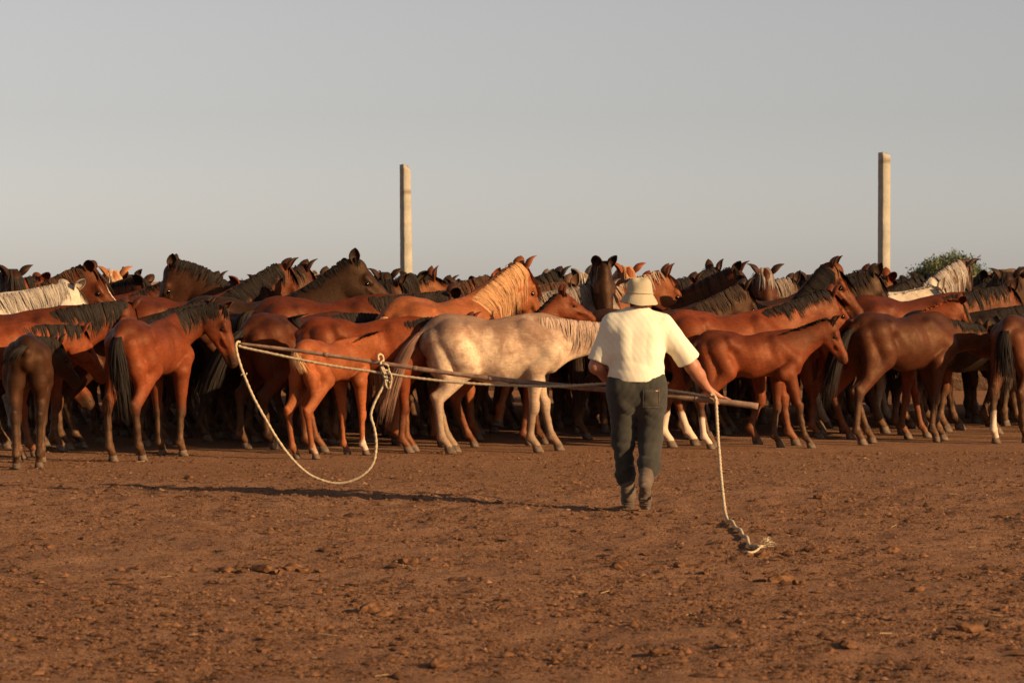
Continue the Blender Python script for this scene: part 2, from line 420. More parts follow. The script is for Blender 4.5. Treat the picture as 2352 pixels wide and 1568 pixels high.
def horse_geo(p, h, ratio):
    """returns dict of meshes in local coordinates (unscaled coordinates times scale)"""
    B = Body(); dz = p['leg']; ft = p['fat']; yN = V(0, 1, 0)
    def tz(z, r): return z + dz + r * (1 - ft) * 0.8
    # trunk
    T = [(0.43, 1.00, 0.235, 0.70), (0.22, 0.985, 0.288, 0.74), (-0.04, 0.97, 0.295, 0.84), (-0.28, 1.005, 0.262, 0.88), (-0.50, 1.065, 0.242, 0.88)]
    for (x0, z0, r0, f0), (x1, z1, r1, f1) in zip(T[:-1], T[1:]):
        B.seg((x0, 0, tz(z0, r0)), (x1, 0, tz(z1, r1)), r0 * ft, r1 * ft, yN, (f0 + f1) / 2, 0.05)
    B.seg((-0.50, 0, tz(1.08, .235)), (-0.655, 0, 1.055 + dz), 0.225 * ft, 0.135 * ft, yN, 0.80, 0.06)
    B.seg((0.40, 0, 1.185 + dz), (0.12, 0, 1.185 + dz), 0.150, 0.115, yN, 0.42, 0.07)            # withers
    B.seg((-0.30, 0, 1.195 + dz), (-0.58, 0, 1.19 + dz), 0.105, 0.115, yN, 0.8, 0.09)             # croup line
    B.seg((-0.62, 0, 1.20 + dz), (-0.74, 0, 1.155 + dz), 0.065, 0.042, k=0.05)                    # tail root
    for s in (1, -1):
        B.seg((0.50, s * .085 * ft, 1.00 + dz), (0.47, s * .095 * ft, 0.86 + dz), 0.115 * ft, 0.10 * ft, k=0.028)      # breast
        B.seg((0.22, s * .105 * ft, 1.20 + dz), (0.47, s * .150 * ft, 0.95 + dz), 0.072 * ft, 0.108 * ft, k=0.050)    # shoulder
        B.seg((0.47, s * .150 * ft, 0.93 + dz), (0.31, s * .160, 0.80 + dz), 0.098 * ft, 0.092, k=0.022)              # upper arm
        B.seg((-0.36, s * .185 * ft, 1.195 + dz), (-0.34, s * .19 * ft, 1.15 + dz), 0.042, 0.036, k=0.10)             # point of hip
        B.seg((-0.50, s * .115 * ft, 1.10 + dz), (-0.40, s * .148 * ft, 0.90 + dz), 0.180 * ft, 0.135 * ft, k=0.026)   # thigh
        B.seg((-0.64, s * .095 * ft, 1.08 + dz), (-0.575, s * .125 * ft, 0.82 + dz), 0.120 * ft, 0.100 * ft, k=0.025)  # buttock
    for s in (1, -1):
        B.seg((-0.315, s * .275 * ft, 1.03 + dz), (-0.27, s * .285 * ft, 0.93 + dz), 0.055, 0.05, k=0.09, sub=True)                # flank hollow
        B.seg((0.13, s * .255 * ft, 1.14 + dz), (0.20, s * .29 * ft, 0.96 + dz), 0.030, 0.03, k=0.07, sub=True)                   # behind the shoulder
    legtg = []
    hl = p['hl']
    for i, (front, s) in enumerate(((1, 1), (1, -1), (0, 1), (0, -1))):
        dx, lift = p['legs'][i]; wh = 1.0 * p['socks'][i]
        if front:
            E = V(0.33 + 0.22 * dx, s * .150, 0.80 + dz); F = V(0.375 + dx, s * .125, 0.150 + lift)
            kk = (0.80 + dz - 0.15) / 0.652
            K = ik(E, F, 0.362 * kk, 0.292 * kk, 1)
            K[1] = (E[1] + F[1]) / 2
            B.seg(E, K, 0.086, 0.042, k=0.03, pt=0.2)
            B.seg(E + V(0.03, 0, -0.02), E + (K - E) * 0.55 + V(0.012, 0, 0), 0.075, 0.048, k=0.03, pt=0.1)
            B.seg(K + V(0.010, 0, 0.03), K + V(0.008, 0, -0.03), 0.050, 0.046, k=0.015, pt=0.7)
            up0, dn0 = K, F
            rc = 0.029
        else:
            Sx = V(-0.355 + 0.42 * dx, s * .150, 0.83 + dz); F = V(-0.615 + dx, s * .115, 0.160 + lift)
            kk = (0.83 + dz - 0.16) / 0.67
            K = ik(Sx, F, 0.435 * kk, 0.35 * kk, -1)
            K[1] = (Sx[1] * 0.4 + F[1] * 0.6)
            B.seg(V(-0.42 + 0.1 * dx, s * .148, 0.93 + dz), Sx, 0.14 * ft, 0.108, k=0.05)
            B.seg(Sx, K, 0.100, 0.050, k=0.04, pt=0.12)
            B.seg(V(-0.585 + 0.15 * dx, s * .125, 0.85 + dz), Sx * 0.42 + K * 0.58 + V(-0.03, 0, 0.02), 0.085, 0.052, k=0.045, pt=0.0)
            ax = unit(F - K); bk = V(ax[2], 0, -ax[0]); bk = bk if bk[0] < 0 else -bk
            B.seg(K + bk * 0.034 - ax * 0.050, K + bk * 0.018 + ax * 0.03, 0.030, 0.036, k=0.02, pt=0.65)
            B.seg(K + bk * 0.034 - ax * 0.050, Sx * 0.45 + K * 0.55 + V(-0.045, 0, 0.01), 0.026, 0.032, k=0.03, pt=0.4)
            B.seg(K - bk * 0.004, K + ax * 0.035, 0.051, 0.046, k=0.02, pt=0.7)
            up0, dn0 = K, F
            rc = 0.032
        ax = unit(dn0 - up0)
        bk = V(ax[2], 0, -ax[0]); bk = bk if bk[0] < 0 else -bk
        B.seg(up0, up0 + (dn0 - up0) * 0.5, rc + 0.006, rc, k=0.02, pt=1.0, wh=wh * 0.25)
        B.seg(up0 + (dn0 - up0) * 0.5, dn0, rc, rc + 0.002, k=0.02, pt=1.0, wh=wh * 0.9)
        B.seg(up0 + bk * 0.022, dn0 + bk * 0.014, 0.022, 0.022, k=0.02, pt=1.0, wh=wh * 0.5)          # tendons
        B.seg(dn0 + bk * 0.006, dn0 + bk * 0.016 + ax * 0.012, 0.044, 0.036, k=0.015, pt=1.0, wh=wh)  # fetlock
        pa = R(36 - min(lift, 0.3) / 0.3 * 95)
        pd = V(math.sin(pa), 0, -math.cos(pa))
        ln = 0.115 if lift > 0.02 else max((dn0[2] - 0.062) / math.cos(pa), 0.05)
        H0 = dn0 + pd * ln
        B.seg(dn0, H0, 0.038, 0.038, k=0.02, pt=1.0, wh=wh)
        legtg.append((H0, pd if lift > 0.02 else V(0.45, 0, -0.89), lift, s))
    # neck
    ch = neck_chain(p); pts, dirs, ups, sides, r, f = ch
    for i in range(len(pts) - 1):
        B.seg(pts[i], pts[i + 1], r[i], r[i + 1], sides[i], (f[i] + f[i + 1]) / 2, 0.06 if i else 0.09)
    # head
    O, X, Yv, Z = head_frame(p, ch); hs = p['head']; mz = p['muzz']; hl = p['hl']
    def hp(x, y, z): return O + (X * x * hl + Yv * y + Z * z) * hs
    bl = p['blaze']
    def hseg(a, b, ra, rb, n=None, f=1.0, k=0.02, pt=0.0, **kw):
        B.seg(hp(*a), hp(*b), ra * hs, rb * hs, n, f, k, pt=pt, tg='head', **kw)
    hseg((0.02, 0, -0.045), (0.15, 0, -0.045), 0.085, 0.088, Yv, 0.86, 0.03)
    hseg((0.15, 0, -0.048), (0.30, 0, -0.055), 0.086, 0.062, Yv, 0.86, 0.02)
    hseg((0.30, 0, -0.055), (0.45, 0, -0.066), 0.062, 0.046, Yv, 0.86, 0.02, pt=0.1)
    hseg((0.46, 0, -0.072), (0.525, 0, -0.085), 0.053, 0.047, k=0.03, pt=mz)
    for s in (1, -1):
        hseg((0.085, s * .046, -0.138), (0.200, s * .042, -0.128), 0.100, 0.078, Yv, 0.40, 0.012)       # cheek
        hseg((0.150, s * .062, -0.018), (0.210, s * .060, -0.026), 0.030, 0.024, k=0.010, pt=0.1)       # brow
        hseg((0.215, s * .064, -0.086), (0.345, s * .046, -0.082), 0.014, 0.011, k=0.018)               # facial crest
        hseg((0.505, s * .034, -0.068), (0.530, s * .032, -0.078), 0.024, 0.022, k=0.012, pt=mz)        # nostril rim
        B.seg(hp(0.512, s * .060, -0.066), hp(0.535, s * .054, -0.080), 0.018 * hs, 0.014 * hs, k=0.008, sub=True)
        B.seg(hp(0.44, s * .062, -0.120), hp(0.555, s * .040, -0.126), 0.013 * hs, 0.012 * hs, k=0.008, sub=True)
    hseg((0.19, 0, -0.165), (0.42, 0, -0.128), 0.048, 0.030, Yv, 0.85, 0.03, pt=0.05)
    hseg((0.43, 0, -0.130), (0.505, 0, -0.137), 0.030, 0.026, k=0.02, pt=mz)
    hseg((0.535, 0, -0.095), (0.545, 0, -0.110), 0.038, 0.032, k=0.02, pt=mz)
    # throat
    B.seg(pts[-2] - ups[-2] * 0.05, hp(0.08, 0, -0.13), 0.080 * p['thick'], 0.060 * hs, Yv, 0.7, 0.03)
    def ribs(X_, Y_, Z_):                                    # faint ribs along the barrel
        m_ = np.exp(-((X_ + 0.02) / 0.20) ** 4) * np.exp(-((Z_ - 0.99 - dz) / 0.17) ** 4) * np.clip((np.abs(Y_) - 0.12) / 0.06, 0, 1)
        return -p['ribs'] * m_ * np.sin((X_ + 0.35 * (Z_ - 0.9)) * 78.0 + 0.8 * np.sin(Z_ * 9.0)) * (0.55 + 0.45 * np.sin(X_ * 13.0 + Z_ * 7.0))
    v, q = B.mesh(h, ribs if p['ribs'] > 0 else None, zmin=0.02)
    me = mesh_np('body', v, q)
    if ratio < 1: me = decimate(me, ratio); 
    v = vco(me)
    pt, wh = B.attrs(v)
    hx = (v - O) @ X / (hs * hl); hy = (v - O) @ Yv / hs; hz = (v - O) @ Z / hs
    inhead = (hx > -0.02) & (hx < 0.62) & (np.abs(hy) < 0.13) & (hz > -0.26) & (hz < 0.09)
    if bl > 0:
        up = np.clip((hz + 0.062 + 0.03 * np.clip(hx, 0, .5)) / 0.02, 0, 1)
        wid = bl * (0.020 + 0.05 * np.clip((hx - 0.36) / 0.14, 0, 1))
        wh = np.maximum(wh, inhead * up * (hx > 0.13) * np.clip((wid - np.abs(hy)) / 0.008 + 0.5, 0, 1))
    # lips, nostrils and eye rims are darker skin
    slit = inhead * np.exp(-((hz + 0.122) / 0.009) ** 2) * (hx > 0.43) * (np.abs(hy) > 0.012)
    nos = inhead * np.exp(-(((hx - 0.524) / 0.018) ** 2 + ((hz + 0.073) / 0.016) ** 2)) * (np.abs(hy) > 0.036)
    eyer = inhead * np.exp(-(((hx - 0.188) / 0.027) ** 2 + ((hz + 0.050) / 0.022) ** 2)) * (np.abs(hy) > 0.05)
    pt = np.maximum(pt, np.maximum(np.maximum(slit, nos), eyer) * 1.0)
    nbody = len(v)
    # ears
    V_, Q_, P_ = [v], [], [pt]
    off = nbody
    for s in (1, -1):
        e = p['ears'][0 if s > 0 else 1] if isinstance(p['ears'], tuple) else p['ears']
        if e == 'fwd': d = Z * 0.9 - X * 0.28 + Yv * s * 0.20; fc = X * 0.8 + Yv * s * 0.35
        elif e == 'side': d = Z * 0.55 - X * 0.45 + Yv * s * 0.75; fc = X * 0.35 + Yv * s * 0.8 - Z * 0.3
        elif e == 'up': d = Z * 0.75 - X * 0.55 + Yv * s * 0.22; fc = Yv * s * 0.9 + X * 0.4
        else: d = Z * 0.35 - X * 0.9 + Yv * s * 0.35; fc = Yv * s * 0.7 - Z * 0.4
        ev, eq, ep = ear_mesh(hp(0.015, s * .048, 0.018), d, fc, s, 0.142 * hs, 0.084 * hs)
        V_.append(ev); Q_.append(eq + off); P_.append(ep); off += len(ev)
    allv = np.vstack(V_); pt = np.concatenate(P_); wh = np.concatenate([wh, np.zeros(off - nbody)])
    fq = []; ftri = []
    nl = len(me.loops); lv = np.empty(nl, np.int32); me.loops.foreach_get('vertex_index', lv)
    ls = np.empty(len(me.polygons), np.int32); lt = np.empty(len(me.polygons), np.int32)
    me.polygons.foreach_get('loop_start', ls); me.polygons.foreach_get('loop_total', lt)
    qs = ls[lt == 4]; ts = ls[lt == 3]
    quads = np.vstack([lv[qs[:, None] + np.arange(4)]] + Q_) if len(qs) else np.vstack(Q_)
    tris = lv[ts[:, None] + np.arange(3)] if len(ts) else None
    bpy.data.meshes.remove(me)
    sc = p['scale']
    body = mesh_np('body', allv * sc, quads, tris)
    fattr(body, 'pt', np.clip(pt, 0, 1)); fattr(body, 'wh', np.clip(wh, 0, 1))
    fattr(body, 'dust', np.clip((0.62 - allv[:, 2]) / 0.45, 0, 1))
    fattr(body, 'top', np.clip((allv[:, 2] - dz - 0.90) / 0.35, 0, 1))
    out = dict(body=body)
    # eyes
    th = np.linspace(0, math.pi, 7); phs = np.linspace(0, 2 * math.pi, 10, endpoint=False)
    sp = np.array([[math.sin(a) * math.cos(b), math.sin(a) * math.sin(b), math.cos(a)] for a in th for b in phs])
    sq = np.array([[i * 10 + j, (i + 1) * 10 + j, (i + 1) * 10 + (j + 1) % 10, i * 10 + (j + 1) % 10] for i in range(6) for j in range(10)])
    out['eyes'] = [mesh_np('eye', (hp(0.188, s * .0695, -0.050) + (X * sp[:, :1] * 0.0215 + Yv * sp[:, 1:2] * 0.0165 + Z * sp[:, 2:] * 0.0165) * hs) * sc, sq) for s in (1, -1)]
    # hooves
    hv = []
    for H0, pd, lift, s in legtg:
        pd = unit(pd)
        if lift > 0.02: axd = pd; fw = V(-pd[2], 0, pd[0]) if True else None
        else: axd = V(0.36, 0, -0.93); fw = V(1, 0, 0)
        ring = []
        m = 10
        for (t, rr) in ((-0.004, 0.036), (0.0, 0.042), (0.055, 0.056), (0.062, 0.054)):
            for j in range(m):
                a = 2 * math.pi * j / m
                q = V(math.cos(a) * rr * (1.12 if math.cos(a) > 0 else 0.85), math.sin(a) * rr * 0.92, 0)
                if lift > 0.02: ring.append(H0 + pd * t + fw * q[0] + V(0, 1, 0) * q[1])
                else:
                    top = V(H0[0] - 0.012, H0[1], 0.066)
                    ring.append(top + V(0.40 * t, 0, -t * 1.04) + V(q[0], q[1], 0) + V(0, 0, 0.012 * math.cos(a) * (1 - t / 0.062)))
        ring = np.array(ring)
        if lift <= 0.02: ring[:, 2] = np.maximum(ring[:, 2], 0.0)
        n4 = len(ring); ring = np.vstack([ring, ring[-m:].mean(0), ring[:m].mean(0)])
        qd = [[i * m + j, (i + 1) * m + j, (i + 1) * m + (j + 1) % m, i * m + (j + 1) % m] for i in range(3) for j in range(m)]
        tr = [[3 * m + j, n4, 3 * m + (j + 1) % m] for j in range(m)] + [[j, (j + 1) % m, n4 + 1] for j in range(m)]
        hv.append(mesh_np('hoof', ring * sc, qd, tr))
    out['hoofs'] = hv
    # mane
    rng = np.random.default_rng(p.get('seed', 1))
    ml = p['mlen']; ns = int((2.2 if p.get('front') else 1.5) * p.get('strands', 230))
    def crest(t):
        x = t * (len(pts) - 1); i = np.minimum(x.astype(int), len(pts) - 2); fr = (x - i)[:, None]
        g = lambda A: A[i] * (1 - fr) + A[i + 1] * fr
        rr = (r[i] * (1 - fr[:, 0]) + r[i + 1] * fr[:, 0]); ff = (f[i] * (1 - fr[:, 0]) + f[i + 1] * fr[:, 0])
        return g(pts), g(ups), g(sides), g(dirs), rr, ff
    def ribmesh(paths, outw, wd, name):
        rv_, rq = ribbons(paths, outw, wd)
        m_ = mesh_np(name, rv_ * sc, rq)
        vv = np.repeat(rng.random(len(paths)), paths.shape[1] * 3)
        fattr(m_, 'v', vv); return m_
    if p['mane'] == 'fall':
        t = np.sort(rng.random(ns)) * 1.0 + 0.0
        t = np.clip(0.06 + 0.96 * t, 0, 1)
        c, u, sd, dd, rr, ff = crest(t)
        m = 8 if p.get('front') else 6; s = p['mside'] * np.where(rng.random(ns) < 0.12, -1, 1)
        clump = np.floor(t * 26); crng = np.random.default_rng(5).random(40)
        Ls = ml * (0.42 + 0.75 * rng.random(ns) ** 1.2) * (0.75 + 0.5 * crng[clump.astype(int)]) * np.interp(t, [0, 0.15, 0.8, 1], [0.6, 1, 1.05, 0.85])
        paths = np.zeros((ns, m, 3))
        jit = rng.normal(0, 1, (ns, 3)); cj = np.random.default_rng(p.get('seed', 1) + 77).normal(0, 1, (40, 2))[clump.astype(int)]
        for k in range(m):
            a = Ls * k / (m - 1)
            ph = a / (rr * 0.80)
            over = np.maximum(ph - 1.75, 0) * rr * 0.80; ph = np.minimum(ph, 1.75)
            q = c + u * (rr * (np.cos(ph) * 1.0 + 0.035) + 0.012)[:, None] + sd * (s * (rr * ff * 1.14 * np.sin(ph) + 0.010))[:, None]
            q = q - V(0, 0, 1) * over[:, None]
            lift_ = 0.018 * math.sin(math.pi * min(k / (m - 1) * 1.2, 1))
            q = q + u * (lift_ * (1 + 0.15 * jit[:, 2:3])) + dd * ((jit[:, :1] * 0.016 + cj[:, :1] * 0.020) * (k / (m - 1)) ** 1.3 - 0.02 * (k / (m - 1))) + sd * (s * (0.008 + 0.003 * jit[:, 1]) * (k / (m - 1)))[:, None]
            paths[:, k] = q
        paths[:, 0] -= u * 0.012
        outw = u * 0.45 + sd * s[:, None]
        out['mane'] = ribmesh(paths, outw, 0.007 + 0.010 * rng.random(ns), 'mane')
    else:
        ns = int(ns * 2.0)
        t = np.clip(0.04 + 0.97 * np.sort(rng.random(ns)), 0, 1)
        c, u, sd, dd, rr, ff = crest(t)
        m = 5; Ls = ml * (0.5 + 0.6 * rng.random(ns))
        jit = rng.normal(0, 1, (ns, 3))
        dirv = u * 0.9 + sd * (jit[:, :1] * 0.30 + 0.12 * p['mside']) + dd * (-0.25 + 0.22 * jit[:, 1:2])
        st = c + u * (rr * 0.975)[:, None] + sd * (rng.uniform(-0.030, 0.030, ns))[:, None]
        paths = np.zeros((ns, m, 3))
        for k in range(m):
            a = k / (m - 1)
            paths[:, k] = st + dirv * (Ls * a)[:, None] + sd * (p['mside'] * Ls * a * a * 0.45)[:, None] - V(0, 0, 1) * (Ls * a * a * 0.30)[:, None]
        out['mane'] = ribmesh(paths, sd * rng.choice([-1, 1], ns)[:, None] + u * 0.3, 0.010 + 0.010 * rng.random(ns), 'mane')
    # forelock
    if p['forelock'] > 0:
        nf = max(14, int(ns * 0.22)); m = 6; jit = rng.normal(0, 1, (nf, 3))
        y0 = rng.uniform(-0.035, 0.035, nf); Ls = 0.20 * p['forelock'] * (0.5 + 0.7 * rng.random(nf))
        paths = np.zeros((nf, m, 3))
        for k in range(m):
            a = k / (m - 1)
            x = -0.03 + Ls * a * 1.0; z = 0.050 + 0.02 * math.sin(a * 3.1) - 0.012 * a
            yy = y0 * (1 + 0.9 * a) + jit[:, 0] * 0.018 * a
            zz = z - np.maximum(np.abs(yy) - 0.03, 0) * 0.8
            paths[:, k] = O + (x[:, None] * X * hl + yy[:, None] * Yv + zz[:, None] * Z) * hs
        out['forelock'] = ribmesh(paths, np.repeat(Z[None], nf, 0), 0.016 + 0.012 * rng.random(nf), 'forelock')
    # tail
    nt_ = int(p.get('strands', 230) * (1.2 if p.get('front') else 0.4)); m = 9 if p.get('front') else 7
    sx, sy = p['tail']; TL = p['tlen']; fl = p['flick']
    root = V(-0.735, 0, 1.165 + dz)
    ctl = np.array([root + V(0.05, 0, 0.015), root + V(-0.11, sy * 0.05, 0.02 + 0.25 * fl), root + V(-0.13 + 0.55 * sx, 0.55 * sy, -0.30 * TL / 0.8 + 0.45 * fl),
                    root + V(-0.06 + sx, sy, -TL + 0.9 * fl)])
    u_ = np.linspace(0, 1, m)
    paths = np.zeros((nt_, m, 3)); jit = rng.normal(0, 1, (nt_, 3)); ang = rng.random(nt_) * 2 * math.pi
    for i in range(nt_):
        s0 = rng.random() * 0.30; e = s0 + (1 - s0) * (0.60 + 0.42 * rng.random()) if rng.random() < 0.75 else s0 + 0.3 + 0.3 * rng.random()
        cc = bez(ctl, s0 + (min(e, 1.05) - s0) * u_)
        rad = p['tfull'] * np.interp(s0 + (e - s0) * u_, [0, 0.15, 0.5, 0.85, 1.05], [0.014, 0.046, 0.088, 0.112, 0.100]) * (0.35 + 0.65 * math.sqrt(rng.random()))
        wob = (0.014 * np.sin(u_ * 5 + jit[i, 0] * 3) + 0.018 * jit[i, 1] * u_) * u_
        paths[i] = cc + np.outer(rad * math.cos(ang[i]) + wob, V(0, 1, 0)) + np.outer(rad * math.sin(ang[i]) * 0.8, V(1, 0, 0.15))
    outw = np.stack([np.sin(ang) * 0.8 - 0.15, np.cos(ang), np.full(nt_, 0.1)], 1)
    out['tail'] = ribmesh(paths, outw, 0.008 + 0.011 * rng.random(nt_), 'tail')
    return out

def make_horse(name, label, X, Y, yaw, coat, hair, par, h=0.016, ratio=0.5, cat='horse', group='herd of horses crowded together', tailc=None, forec=None, mat='coat'):
    p = dict(DEF); p.update(par)
    g = horse_geo(p, h, ratio)
    root = empty(name, (X, Y, 0), R(yaw)); tag(root, label, cat, group)
    b = obj('body', g['body'], M[mat], root); b.color = coat
    for e in g['eyes']: obj('eye', e, M['eye'], root)
    for e in g['hoofs']: obj('hoof', e, M['hoof'], root)
    hc = (*hair, 1)
    for nme in ('mane', 'forelock', 'tail'):
        if nme in g:
            o = obj(nme, g[nme], M['hair'], root); o.color = (*tailc, 1) if nme == 'tail' and tailc else (*forec, 1) if nme == 'forelock' and forec else hc
    return root

# ------------------------------------------------------------------ ground
def lattice(x, y, sc, seed):
    rg = np.random.default_rng(seed); T = rg.random((256, 256))
    u = x / sc; v = y / sc
    i = np.floor(u).astype(int); j = np.floor(v).astype(int); fu = u - i; fv = v - j
    fu = fu * fu * (3 - 2 * fu); fv = fv * fv * (3 - 2 * fv)
    g = lambda a, b: T[a & 255, b & 255]
    return (g(i, j) * (1 - fu) + g(i + 1, j) * fu) * (1 - fv) + (g(i, j + 1) * (1 - fu) + g(i + 1, j + 1) * fu) * fv - 0.5
def ground_z(x, y):
    near = np.clip((24.6 - y) / 2.0, 0.25, 1.0) * np.clip((34 - y) / 4, 0, 1) * np.clip((12 - np.abs(x)) / 4, 0, 1) * np.clip((y - 4) / 4, 0, 1)
    z = 0.030 * lattice(x, y, 1.6, 1) + 0.026 * lattice(x, y, 0.45, 2) + 0.030 * lattice(x, y, 0.17, 3) + 0.022 * lattice(x, y, 0.08, 4)
    return z * near - 0.012 * near
def ground_mat():
    n = N('trampled_earth'); vec = n.coord('Object')
    a = n.noise(vec, 0.55, 5, 0.6); b = n.noise(vec, 5.0, 6, 0.7, 0.3); c = n.noise(vec, 38, 5, 0.7); d = n.noise(vec, 130, 3, 0.6)
    col = n.ramp(b, [(0.28, (0.315, 0.150, 0.078)), (0.50, (0.425, 0.216, 0.120)), (0.72, (0.490, 0.274, 0.166))])
    col = n.mix(n.ramp(a, [(0.40, 0.0), (0.66, 0.55)]), col, (0.335, 0.162, 0.084))
    col = n.mix(n.ramp(c, [(0.37, 1.0), (0.47, 0.0)]), col, (0.110, 0.050, 0.026))
    col = n.mix(n.ramp(c, [(0.60, 0.0), (0.74, 0.65)]), col, (0.52, 0.32, 0.20))
    col = n.mix(n.ramp(d, [(0.35, 0.35), (0.55, 0.0)]), col, (0.10, 0.05, 0.03))
    n.col(col); n.rough(0.95, 0.12)
    n.bump(n.math('ADD', n.math('MULTIPLY', c, 0.9), n.math('MULTIPLY', d, 0.5)), 0.07, 1.0)
    return n.m
M['ground'] = ground_mat()
def axis(lo, hi, st, far):
    a = list(np.arange(lo, hi + 1e-6, st)); s = st
    l = [a[0]]; u = [a[-1]]
    while l[-1] > -far: s *= 1.35; l.append(l[-1] - s)
    s = st
    while u[-1] < far: s *= 1.35; u.append(u[-1] + s)
    return np.array(l[:0:-1] + a + u[1:])
gxs = axis(-5.6, 5.6, 0.045, 3500); gys = axis(12.0, 26.5, 0.045, 3500)
GX, GY = np.meshgrid(gxs, gys, indexing='ij'); GZ = ground_z(GX, GY)
ny = len(gys)
gi = (np.arange(len(gxs) - 1)[:, None] * ny + np.arange(ny - 1)[None, :]).ravel()
gro = obj('ground', mesh_np('ground', np.stack([GX, GY, GZ], 2).reshape(-1, 3), np.stack([gi, gi + ny, gi + ny + 1, gi + 1], 1)), M['ground'])
tag(gro, kind='structure')

# crumbs of dry dung and earth over the whole yard
def crumb_mat(name):
    n = N(name); v = n.attr('v'); vec = n.coord('Object')
    c = n.ramp(v, [(0.0, (0.060, 0.028, 0.014)), (0.35, (0.13, 0.060, 0.028)), (0.70, (0.22, 0.102, 0.050)), (0.95, (0.25, 0.122, 0.064)), (1.0, (0.30, 0.16, 0.088))])
    c = n.mix(1.0, c, n.ramp(n.noise(vec, 45, 3, 0.6), [(0.3, 0.7), (0.7, 1.2)]), 'MULTIPLY')
    n.col(c); n.rough(0.95, 0.1); return n.m
M['crumb'] = crumb_mat('dung_crumb')
rg = np.random.default_rng(11)
NC = 120000
cy = 11.8 * (27.5 / 11.8) ** rg.random(NC); cx = (rg.random(NC) * 2 - 1) * (cy * 0.185 + 0.6)
keep = rg.random(NC) < np.clip(0.35 + 2.2 * (lattice(cx, cy, 0.7, 21) + 0.25) + 1.2 * (lattice(cx, cy, 0.22, 22)), 0.16, 1)
cx, cy = cx[keep], cy[keep]; NC = len(cx)
cr = np.clip(0.0046 * np.exp(rg.normal(0, 0.62, NC)), 0.002, 0.026)
octa = np.array([[1, 0, 0], [0, 1, 0], [-1, 0, 0], [0, -1, 0], [0, 0, 1]], float)
ot = np.array([[0, 1, 4], [1, 2, 4], [2, 3, 4], [3, 0, 4]])
ca = rg.random(NC) * 6.283; el = rg.uniform(0.8, 2.0, NC)
cv = octa[None] * (1 + rg.uniform(-0.32, 0.32, (NC, 5, 3)))
cv[:, :, 0] *= el[:, None]; cv[:, :, 2] *= rg.uniform(0.45, 1.0, NC)[:, None]
xx = cv[:, :, 0] * np.cos(ca)[:, None] - cv[:, :, 1] * np.sin(ca)[:, None]; yy = cv[:, :, 0] * np.sin(ca)[:, None] + cv[:, :, 1] * np.cos(ca)[:, None]
cv = np.stack([xx, yy, cv[:, :, 2]], 2) * cr[:, None, None] + np.stack([cx, cy, ground_z(cx, cy) + cr * 0.22], 1)[:, None, :]
cme = mesh_np('dung_crumbs', cv.reshape(-1, 3), None, (ot[None] + 5 * np.arange(NC)[:, None, None]).reshape(-1, 3), smooth=False)
fattr(cme, 'v', np.repeat(np.clip(rg.normal(0.50, 0.26, NC), 0, 1), 5))
tag(obj('dung_crumbs', cme, M['crumb']), 'dry crumbs of dung and earth strewn over the yard', 'crumbs', kind='stuff')
# pale bits of straw
NS = 34
sy_ = 11.8 * (26.5 / 11.8) ** rg.random(NS); sx_ = (rg.random(NS) * 2 - 1) * (sy_ * 0.185 + 0.3); sa = rg.random(NS) * 3.14; sl = rg.uniform(0.015, 0.055, NS)
sv = []
for i in range(NS):
    d = V(math.cos(sa[i]), math.sin(sa[i]), rg.normal(0, 0.12)); q = V(-math.sin(sa[i]), math.cos(sa[i]), 0) * 0.0011
    c = V(sx_[i], sy_[i], float(ground_z(np.array([sx_[i]]), np.array([sy_[i]]))[0]) + 0.012)
    sv += [c - d * sl[i] + q, c - d * sl[i] - q, c + d * sl[i] - q, c + d * sl[i] + q, c - d * sl[i] + V(0, 0, .003), c + d * sl[i] + V(0, 0, .003)]
sb = np.arange(NS)[:, None] * 6
sme = mesh_np('straw', np.array(sv), np.concatenate([sb + np.array([0, 1, 2, 3]), sb + np.array([1, 4, 5, 2]), sb + np.array([4, 0, 3, 5])]), smooth=False)
tag(obj('straw', sme, mat_plain('straw', (0.48, 0.33, 0.16), 0.7)), 'short pale straws scattered on the brown earth', 'straw', kind='stuff')

# larger clods, each one a thing
import bmesh
def lump_mesh(name, seed, sub=2, rough=0.34, flat=0.62, mat='crumb'):
    bm = bmesh.new(); bmesh.ops.create_icosphere(bm, subdivisions=sub, radius=1.0)
    rr = np.random.default_rng(seed); ks = rr.normal(0, 1, (9, 3)); ph = rr.random(9) * 6.28
    for v in bm.verts:
        c = np.array(v.co); d = sum(math.sin(float(np.dot(ks[i], c)) * (1.3 + 0.55 * i) + ph[i]) / (1 + 0.35 * i) for i in range(9))
        f = 1 + rough * d * 0.42 + rr.uniform(-.06, .06)
        v.co = (c[0] * f * (1.25), c[1] * f, max(c[2] * f * flat, -0.35))
    me = bpy.data.meshes.new(name); bm.to_mesh(me); bm.free()
    me.materials.append(M[mat]); fattr(me, 'v', np.clip(rr.normal(0.40, 0.22, len(me.vertices)), 0, 1))
    return me
clod_me = [lump_mesh('dung_clod', 100 + i, 2, 0.48, 0.72) for i in range(7)]
big = [(1430, 1297, .062), (1412, 1309, .035), (935, 1292, .045), (1750, 1277, .050), (1868, 1266, .040), (2052, 1262, .048), (2070, 1258, .030), (1787, 1330, .062), (1806, 1320, .050),
       (1835, 1334, .036), (1745, 1326, .040), (850, 1396, .068), (883, 1404, .040), (432, 1099, .036), (1880, 1142, .046), (1560, 1305, .042), (1595, 1302, .046), (1620, 1312, .035),
       (520, 1303, .048), (556, 1305, .038), (598, 1302, .050), (640, 1304, .040), (668, 1298, .052), (700, 1302, .042), (735, 1306, .036), (220, 1385, .040), (1335, 1392, .035),
       (2230, 1445, .060), (2262, 1462, .048), (110, 1250, .034), (375, 1440, .042), (1010, 1530, .045), (1520, 1500, .040), (1950, 1490, .044), (2110, 1350, .036), (1700, 1430, .034)]
